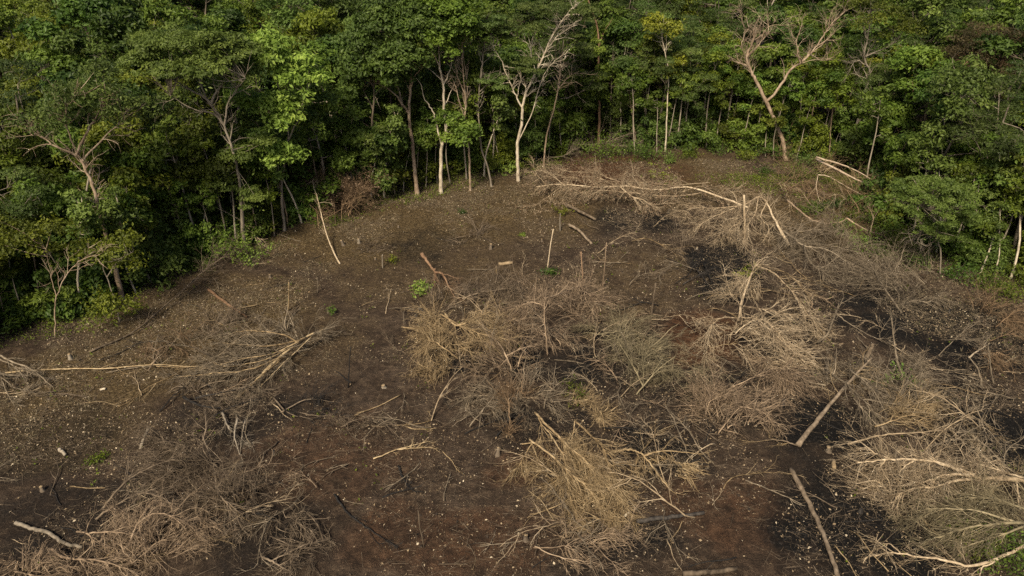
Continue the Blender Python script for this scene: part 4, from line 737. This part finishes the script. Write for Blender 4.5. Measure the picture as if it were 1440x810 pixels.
felled('blackened forked branch lying on the open soil', 'wood_char', [(.05, [(560, 655, .1), (567, 672, .1), (578, 688, .1), (595, 692, .1)]), (.04, [(565, 668, .1), (572, 680, .15)])], twigs=3, tl=.5, name='charred_branch', cat='branch')
felled('dark thin curved root trailing over the lower soil', 'wood_char', [(.05, [(470, 695, .08), (490, 722, .1), (520, 745, .1), (560, 770, .08)])], twigs=4, tl=.8, name='charred_branch', cat='branch')
felled('flat broken lengths of pale stick stacked across the open soil', 'wood_straw', [(.04, [(525, 645, .08), (560, 632, .12), (608, 620, .12)]), (.04, [(555, 598, .1), (580, 597, .12), (606, 592, .12)]), (.03, [(570, 600, .1), (590, 604, .1), (615, 602, .1)]), (.03, [(560, 632, .1), (612, 628, .1)])], twigs=8, tl=.5, name='broken_branch', cat='branch')
felled('thin grey branchy twigs curled on the soil below the dark sticks', 'wood_brown', [(.03, [(480, 600, .2), (510, 588, .5), (540, 595, .6), (560, 615, .2)])], [(510, 605, 50, 22, .5, 110)], twigs=12, tl=.9, thick=.009)
felled('short dark sticks fanned out on the open middle soil', 'wood_char', [(.05, [(385, 560, .1), (405, 580, .2), (440, 590, .15)]), (.04, [(420, 580, .2), (450, 585, .2), (480, 580, .1)]), (.04, [(395, 580, .1), (430, 562, .2), (470, 565, .1)])], [(430, 580, 44, 18, .4, 70)], twigs=10, tl=.9, limb_mat='wood_brown', thick=.01)
felled('black charred sticks crossing in the hollow under the arching crown', 'wood_char', [(.06, [(975, 372, .2), (990, 392, .3), (1002, 408, .1)]), (.05, [(990, 370, .2), (998, 390, .3), (1004, 405, .1)]), (.04, [(960, 400, .1), (985, 385, .4), (1010, 375, .5)])], [(995, 385, 30, 20, .6, 70)], twigs=10, tl=.9, thick=.01)
felled('dry grey twigs spread flat near the upper clearing', 'wood_brown', [(.03, [(930, 350, .2), (960, 340, .5), (990, 345, .3)])], [(935, 345, 50, 22, .6, 150), (905, 320, 44, 14, .4, 90)], twigs=10, tl=1.0, thick=.009)
felled('low grey twigs flattened on the upper slope', 'wood_brown', [(.03, [(640, 335, .1), (670, 330, .3), (700, 345, .1)])], [(655, 338, 50, 14, .35, 100), (555, 350, 46, 12, .35, 80)], twigs=8, tl=.9, thick=.009)
felled('dark brown twig heap at the bottom of the clearing near the lower tangle', 'wood_brown', [(.04, [(380, 790, .1), (420, 770, .4), (450, 760, .3)]), (.04, [(430, 720, .1), (445, 735, .3), (455, 760, .1)]), (.05, [(370, 783, .2), (410, 805, .2)])], [(400, 790, 60, 24, .5, 130)], twigs=12, tl=1.0, thick=.01)

# ------------------------------------------------------------------ stakes, stumps, sprouts, loose sticks
def stake(u, v, v2, r, mat, label, du=0, group=None, name='sapling_stake', cat='stake'):
    b = G(u, v); t = atY(u + du, v2, b[1]); N_ = poly([b - [0, 0, .1], (b + t) / 2 + rng.normal(size=3) * .03, t], 3, .01)
    a = Acc(); a.tubes(N_, taper(r, r * .75, 1, N_.shape[1]), 6, rough=.08, cap=True)
    return tag(a.build(name, M[mat], None, b), label, cat, group)
stake(405, 437, 397, .05, 'wood_straw', 'pale straight stake standing alone on leaf litter', 1)
stake(446, 412, 390, .03, 'wood_grey', 'thin grey stake on the open upper slope')
stake(820, 396, 354, .055, 'bark_red', 'orange brown stake standing in front of the twig crowns', -3)
stake(847, 407, 341, .045, 'wood_pink', 'tall pinkish bare stake with small branch stub beside the orange one', 6)
stake(769, 380, 322, .05, 'wood_pale', 'crooked pale stake with a bent side arm on the upper slope', 9)
stake(916, 446, 398, .07, 'wood_brown', 'thick brown stake on charred soil near the upper twigs', 6)
stake(413, 273, 245, .04, 'wood_grey', 'small grey stake inside the shaded edge')
stake(788, 325, 300, .07, 'bark_grey', 'grey stump with yellow green sprouts on its top')
stake(538, 377, 358, .05, 'bark_grey', 'short grey stake with leafy tip above dry twigs')
stake(698, 385, 374, .04, 'wood_straw', 'tiny pale stake above the brown twiggy crown')
stake(1141, 432, 424, .04, 'wood_pink', 'short pinkish stub on burnt soil')
stake(489, 545, 488, .035, 'wood_char', 'thin dark upright stick on the bare middle soil', 4)
stake(597, 770, 718, .03, 'wood_brown', 'leaning brown stick on the lower soil', -9)

ST = []
for k, mt in enumerate(('bark_dark', 'bark_grey', 'wood_char')):
    root = thing('tree_stump', ['low brown cut stump on the cleared soil', 'low grey cut stump on the cleared soil', 'low blackened burnt stump on the cleared soil'][k], 'stump', group='cut stumps in the clearing')
    h = .32; N_ = np.array([[[0, 0, -.12], [0, 0, .02], [.01, 0, h * .5], [.02, .01, h]]]); a = Acc(); a.tubes(N_, np.array([[.17, .15, .11, .105]]), 9, rough=.1); a.build('bark', M[mt], root)
    a = Acc(); a.tubes(np.array([[[.02, .01, h - .02], [.02, .01, h], [.02, .01, h + .004]]]), np.array([[.10, .098, .003]]), 9, rnd=.5); a.build('cut_top', M['wood_cut' if k < 2 else 'wood_char'], root)
    ST.append(root)
ust = [False] * 3
STP = [(483, 345), (505, 342), (528, 365), (462, 440), (471, 440), (690, 350), (762, 340), (855, 395), (980, 350), (1018, 410), (940, 300), (1165, 635), (740, 760), (415, 360), (380, 390), (100, 505), (540, 545), (700, 640), (385, 640), (60, 690), (560, 320), (1100, 570), (1210, 720), (1335, 440)]
for u, v in STP:
    k = rng.choice(3, p=[.45, .3, .25] if u < 950 else [.2, .2, .6]); o = copy_tree(ST[k]) if ust[k] else ST[k]; ust[k] = True
    s = rng.uniform(.5, 1.05); o.location = G(u, v); o['label'] = ['low brown', 'low grey', 'low blackened'][k] + ' cut stump near the ' + near(*G(u, v)[:2], CMK)[0]; o.scale = (s, s, s * rng.uniform(.6, 1.5)); o.rotation_euler = (rng.normal() * .1, rng.normal() * .1, rng.uniform(0, 6.28))

def sprout(u, v, r, n, mat, label, cat='sprout', h=.3, lsize=.12, name='green_sprout', group=None):
    b = G(u, v); root = thing(name, label, cat, b, group)
    D = norm(rng.normal(size=(n, 3))); D[:, 2] = np.abs(D[:, 2]) + .6
    s = grow(np.repeat(b[None], n, 0) + rng.normal(size=(n, 3)) * [r * .3, r * .3, 0], D, rng.uniform(.6, 1.2, n) * h, 3, .2, .05); a = Acc(); a.tubes(s, taper(.012, .005, n, 4), 3); a.build('stem', M['bark_dark'], root, b)
    c = Acc(); c.leaves(np.concatenate([s[:, -1], s[:, 2]]), 10, r * .35, lsize, .9, .5, .5); c.build('foliage', M[mat], root, b, smooth=False)
    return root
sprout(590, 408, .5, 14, 'leaf_bright', 'bright yellow green sprout growing beside the snapped trunk', h=.6, lsize=.2)
sprout(789, 301, .3, 10, 'leaf_yellow', 'yellow green sprout topping the grey stump', h=.9, lsize=.16)
sprout(551, 368, .3, 8, 'leaf_yellow', 'small yellow sprout by a white stick on the upper slope', h=.5, lsize=.15)
sprout(775, 388, .5, 12, 'leaf_dark', 'dark green seedling among the brown twigs', h=.5, lsize=.2)
sprout(650, 300, .3, 8, 'leaf_dark', 'dark green weed tuft on the upper slope', h=.3)
sprout(735, 332, .25, 7, 'leaf_mid', 'tiny green weed below the crooked pale stake', h=.25)
sprout(463, 443, .3, 8, 'leaf_mid', 'green seedling beside two stumps on the slope', h=.5)
sprout(1260, 545, .4, 10, 'leaf_bright', 'bright green tuft showing through the grey twigs by the log', h=1.2, lsize=.18)
sprout(1215, 355, .9, 24, 'leaf_bright', 'bright green regrowth bush under the bent limb', h=1.3, lsize=.18, name='regrowth_bush', cat='bush')
sprout(1062, 214, 1.1, 30, 'leaf_dark', 'dark leafy bush at the foot of the bare leaning tree', h=1.2, lsize=.2, name='regrowth_bush', cat='bush')
sprout(1420, 790, 1.3, 70, 'leaf_mid', 'dense green shrub below the fanned greenish crown', h=1.3, lsize=.13, name='regrowth_bush', cat='bush')
sprout(1370, 770, .9, 40, 'leaf_olive', 'olive green low shrub under the fanned greenish crown', h=.8, lsize=.12, name='regrowth_bush', cat='bush')
sprout(1050, 395, .4, 10, 'leaf_yellow', 'yellow green leaves sprouting in the pale arched branches', h=1.2, lsize=.16)
sprout(850, 222, 1.2, 40, 'leaf_mid', 'green leafy bush behind the long pale felled tree', h=2.0, lsize=.2, name='regrowth_bush', cat='bush')
sprout(910, 222, 1.2, 40, 'leaf_mid', 'green leafy bush beside the heaped greyish treetop', h=1.6, lsize=.2, name='regrowth_bush', cat='bush')
sprout(335, 362, .7, 26, 'leaf_mid', 'leafy green sapling bush before the umbrella tree', h=2.4, lsize=.2, name='regrowth_bush', cat='bush')
sprout(350, 370, .6, 22, 'leaf_bright', 'light green sapling bush at the foot of the umbrella tree', h=1.8, lsize=.2, name='regrowth_bush', cat='bush')
sprout(810, 560, .4, 12, 'leaf_olive', 'olive sprout at the head of the branch fan', h=1.2, lsize=.14)
sprout(137, 650, .5, 14, 'leaf_olive', 'dull green weed patch on the lower slope', h=.3, lsize=.12)
sprout(925, 262, .4, 12, 'leaf_yellow', 'yellow green leaves poking through the long pale felled tree', h=1.8, lsize=.17)
sprout(1140, 300, .9, 24, 'leaf_mid', 'green seedlings between the bent limb and dry bank', h=.8, lsize=.18, name='regrowth_bush', cat='bush')
sprout(1250, 330, 1.0, 30, 'leaf_mid', 'green bush below the feathery bright tree', h=1.2, lsize=.2, name='regrowth_bush', cat='bush')

for i_, (u, v, sz) in enumerate([(1010, 215, 1.0), (1045, 225, .9), (1130, 235, 1.2), (1175, 292, .7), (1120, 250, .8), (1195, 305, .6), (1225, 300, .8), (1150, 295, .6), (1230, 315, 1.1), (1260, 350, 1.0), (1285, 375, 1.0), (1350, 395, 1.1), (1395, 405, 1.2), (970, 222, .9), (940, 228, .8), (1075, 245, .7), (1180, 325, .8), (1410, 420, 1.0), (1240, 365, .7), (880, 215, .9)]):
    p_ = G(u, v); sprout(u, v, .8 * sz, int(26 * sz), ('leaf_mid', 'leaf_olive', 'leaf_grey', 'leaf_dark')[i_ % 4], ('mid green', 'olive', 'grey green', 'dark green')[i_ % 4] + (' taller' if sz > .95 else ' low') + ' regrowth bush on the brushy edge ' + where(p_[0], p_[1]), 'bush', h=1.1 * sz, lsize=.17, name='regrowth_bush', group='regrowth along the brushy edge')
def chunk(u, v, L, r, mat, label, ang):
    b = G(u, v); d = np.array([math.cos(ang), math.sin(ang), 0]) * L / 2; a = Acc(); a.tubes(poly([b - d + [0, 0, r * .8], b + d + [0, 0, r * .8]], 2, .01), np.full((1, 5), r), 7, rough=.1, cap=True)
    return tag(a.build('wood_chunk', M[mat], None, b), label, 'wood chunk')
chunk(711, 372, 1.0, .11, 'wood_cut', 'yellow freshly split wood chunk on the upper slope', .2)
chunk(145, 548, .28, .06, 'bark_white', 'small white wood chip on the dark slope', .1)
chunk(881, 724, .3, .05, 'bark_white', 'white wood chip at the tip of the branch fan', .8)
chunk(1172, 655, .5, .1, 'wood_cut', 'tan wood chunk near the top of the long grey log', 1.2)

in_clear = lambda x, y: inside(x, y) < -0.3
k = 0
SK = []
for i in range(5):
    a = Acc(); N_ = grow([[-.9, 0, .03]], [[1, rng.normal() * .1, .02]], 1.9, 8, .13, 0.0); N_[..., 2] = .02 + np.abs(N_[..., 2] - .03) * .35; a.tubes(N_, taper(.026, .01, 1, 9), 5, rough=.1, cap=True)
    P, D, rr = kids(N_, taper(1, 1, 1, 9), 3, .3, .9, .7); D[:, 2] = np.abs(D[:, 2]) * .3; a.tubes(grow(P, D, .5, 3, .15), taper(.011, .006, 3, 4), 4)
    SK.append(a)
mats = ['wood_pale', 'wood_grey', 'wood_brown', 'wood_straw', 'wood_char']
lab = ['pale loose stick lying on the cleared soil', 'grey loose stick lying on the cleared soil', 'brown loose stick lying on the cleared soil', 'straw coloured loose stick lying on the cleared soil', 'blackened loose stick lying on the cleared soil']
protos = [tag(SK[i].build('loose_stick', M[mats[i]]), lab[i], 'stick', 'loose sticks on the cleared soil') for i in range(5)]
usk = [False] * 5
while k < 230:
    u, v = rng.uniform(10, 1430), rng.uniform(300, 800); p = G(u, v)
    if not in_clear(p[0], p[1]): continue
    i = rng.choice(5, p=[.10, .27, .38, .10, .15]); o = protos[i]
    if usk[i]: o = o.copy(); COL.objects.link(o)
    usk[i] = True; s = rng.uniform(.4, 1.5); o.location = p; o.scale = (s, s, max(s, .7)); o['label'] = ('short ' if s < .8 else 'long ') + ['pale', 'grey', 'brown', 'straw coloured', 'blackened'][i] + ' loose stick near the ' + near(p[0], p[1], CMK)[0]; o.rotation_euler = (rng.normal() * .03, rng.normal() * .05, rng.uniform(0, 6.28)); k += 1

# crooked branched limbs lying among the felled crowns
BR = []
for i in range(8):
    a = Acc(); N_ = grow([[-1.4, 0, .02]], [[1, 0, .55]], rng.uniform(2.6, 3.6), 9, .17, .13); N_[..., 2] = np.maximum(N_[..., 2], .0); R_ = taper(.032, .010, 1, 10); a.tubes(N_, R_, 5, rough=.1, cap=True)
    P, D, rr = kids(N_, R_, 6, .2, 1, .75); l1 = grow(P, D, rng.uniform(.5, 1.5, 6), 5, .2, .06); l1[..., 2] = np.maximum(l1[..., 2], .0); q1 = taper(rr * .7, .006, 6, 6); a.tubes(l1, q1, 4)
    P, D, rr = kids(l1, q1, 5, .2, 1, .7); l2 = grow(P, D, rng.uniform(.2, .7, 30), 3, .2, .05); l2[..., 2] = np.maximum(l2[..., 2], .0); a.tubes(l2, taper(.007, .004, 30, 4), 3)
    BR.append(tag(a.build('branched_limb', M[('wood_pale', 'wood_grey', 'wood_straw', 'wood_pink', 'wood_brown', 'wood_grey', 'wood_char', 'wood_pale')[i]]), 'x', 'branch', 'crooked branched limbs among the slash'))
SPOTS = [(1100, 440, 130, 90, 52), (1300, 590, 120, 90, 38), (860, 500, 150, 80, 44), (690, 470, 110, 70, 22), (1060, 320, 130, 50, 30), (830, 680, 90, 80, 18), (960, 640, 80, 60, 14), (300, 520, 100, 50, 18), (290, 690, 150, 90, 26), (1330, 700, 90, 70, 14), (960, 400, 120, 60, 16), (1150, 270, 100, 30, 14), (780, 570, 100, 40, 14)]
ubr = [False] * 8
for u0, v0, du, dv, n in SPOTS:
    for j in range(n):
        u, v = u0 + rng.normal() * du * .6, v0 + rng.normal() * dv * .6; p = G(u, v)
        if not in_clear(p[0], p[1]) or v > 815: continue
        i = rng.integers(8); o = BR[i]
        if ubr[i]: o = o.copy(); COL.objects.link(o)
        ubr[i] = True; s = rng.uniform(.45, 1.25); o.location = p + [0, 0, rng.uniform(0, .15)]; o.scale = (s, s, s * rng.uniform(.6, 1.3)); o.rotation_euler = (0, 0, rng.uniform(0, 6.283))
        o['label'] = ('short ' if s < .85 else 'long ') + ['pale arched', 'grey arched', 'straw coloured', 'beige twiggy', 'brown', 'grey crooked', 'charred', 'pale crooked'][i] + ' branched limb near the ' + near(p[0], p[1], CMK)[0]

# ------------------------------------------------------------------ uncountable litter on the ground
def scatter(n, x0=-45, x1=45, y0=14, y1=66, lo=-60, hi=-0.2):
    out = []
    tot = 0
    while tot < n:
        x = rng.uniform(x0, x1, n); y = rng.uniform(y0, y1, n); d = inside(x, y); w = fbm(x, y, 21, 3, .3)
        ok = (d < hi) & (d > lo) & (rng.random(n) < np.clip((w - .36) * 4.5, .06, 1)) & (np.abs(x) < y * .62 + 14)
        out.append(np.stack([x, y, gz(x, y)], -1)[ok]); tot += ok.sum()
    return np.concatenate(out)[:n]
P = np.concatenate([scatter(42000), scatter(30000, lo=-16, hi=1.0)]); a = Acc(); n = len(P); N = norm(norm(rng.normal(size=(n, 3))) + [0, 0, 1.3]); e = norm(np.cross(N, rng.normal(size=(n, 3)))); f = np.cross(N, e); z = (.03 + .11 * rng.random(n) ** 3.2)[:, None]; w_ = rng.uniform(.25, .75, (n, 1)); P = P + [0, 0, .025]
a.quads(np.stack([P - e * z * .6, P + f * z * w_ * .5 + N * z * .15, P + e * z * .5 - N * z * .2, P - f * z * w_ * .6 + N * z * rng.uniform(0, .3, (n, 1))], 1), rng.random(n) ** 1.8)
tag(a.build('leaf_litter', M['litter'], smooth=False), 'small pale dry leaves strewn over the dark soil', 'leaf litter', kind='stuff')
P = np.concatenate([scatter(30000, hi=2.0), scatter(12000, lo=-16, hi=1.0)]); n = len(P); t = rng.uniform(0, 6.283, n); D = np.stack([np.cos(t), np.sin(t), rng.uniform(-.03, .22, n)], -1)
a = Acc(); a.tubes(clampz(grow(P + [0, 0, .02], D, rng.uniform(.15, .9, n) ** 1.2, 1, .15, .06), .012), taper(rng.uniform(.004, .009, n), .003, n, 2), 3)
tag(a.build('twig_litter', M['wood_brown']), 'thin brown twigs strewn over the whole cleared plot', 'twig litter', kind='stuff')
P = np.concatenate([scatter(7000, hi=8.0, lo=-2.2), scatter(2200, 14, 36, 46, 62, -9, 1), scatter(420, lo=-30)]); a = Acc(); a.leaves(P + [0, 0, .16], 4, .16, .13, .9, .5, .6)
tag(a.build('undergrowth', M['leaf_olive'], smooth=False), 'low dull green weeds along the foot of the forest', 'undergrowth', kind='stuff')
P = np.concatenate([scatter(11000, hi=3.0, lo=-11.0), scatter(3000, lo=-26)]); n = len(P); a = Acc(); P = np.repeat(P, 3, 0) + rng.normal(size=(3 * n, 3)) * [.08, .08, 0]; D = rng.normal(size=(3 * n, 3)) * .8; D[:, 2] = rng.uniform(.2, 1, 3 * n)
D = norm(D); l_ = rng.uniform(.15, .5, (3 * n, 1)); W = norm(np.cross(D, rng.normal(size=(3 * n, 3)))) * rng.uniform(.003, .007, (3 * n, 1)); m_ = P + D * l_ * .55
a.quads(np.stack([P - W, m_ - W, P + D * l_ - [0, 0, .04], m_ + W], 1), rng.random(3 * n))
tag(a.build('dry_grass', M['wood_olive']), 'short dry grass and brush stubble near the forest', 'dry grass', kind='stuff')
P = scatter(9000, hi=.5); n = len(P); r_ = .02 + .075 * rng.random(n) ** 3; D = norm(rng.normal(size=(n, 3)) + [0, 0, .8]); Q = np.stack([P - [0, 0, .01], P + D * r_[:, None] * .9], 1)
a = Acc(); a.tubes(Q, np.stack([r_, r_ * .35], 1), 4, rough=.3)
tag(a.build('soil_clods', wood_mat('soil_clod', (.010, .008, .007), (.035, .025, .018), (.085, .062, .045), 4.0), smooth=False), 'dark crumbly clods of soil and charcoal strewn over the plot', 'soil clods', kind='stuff')
tri = sum(len(m.polygons) * 2 for m in bpy.data.meshes)
print('TRIANGLES', tri, 'OBJECTS', len(bpy.data.objects))
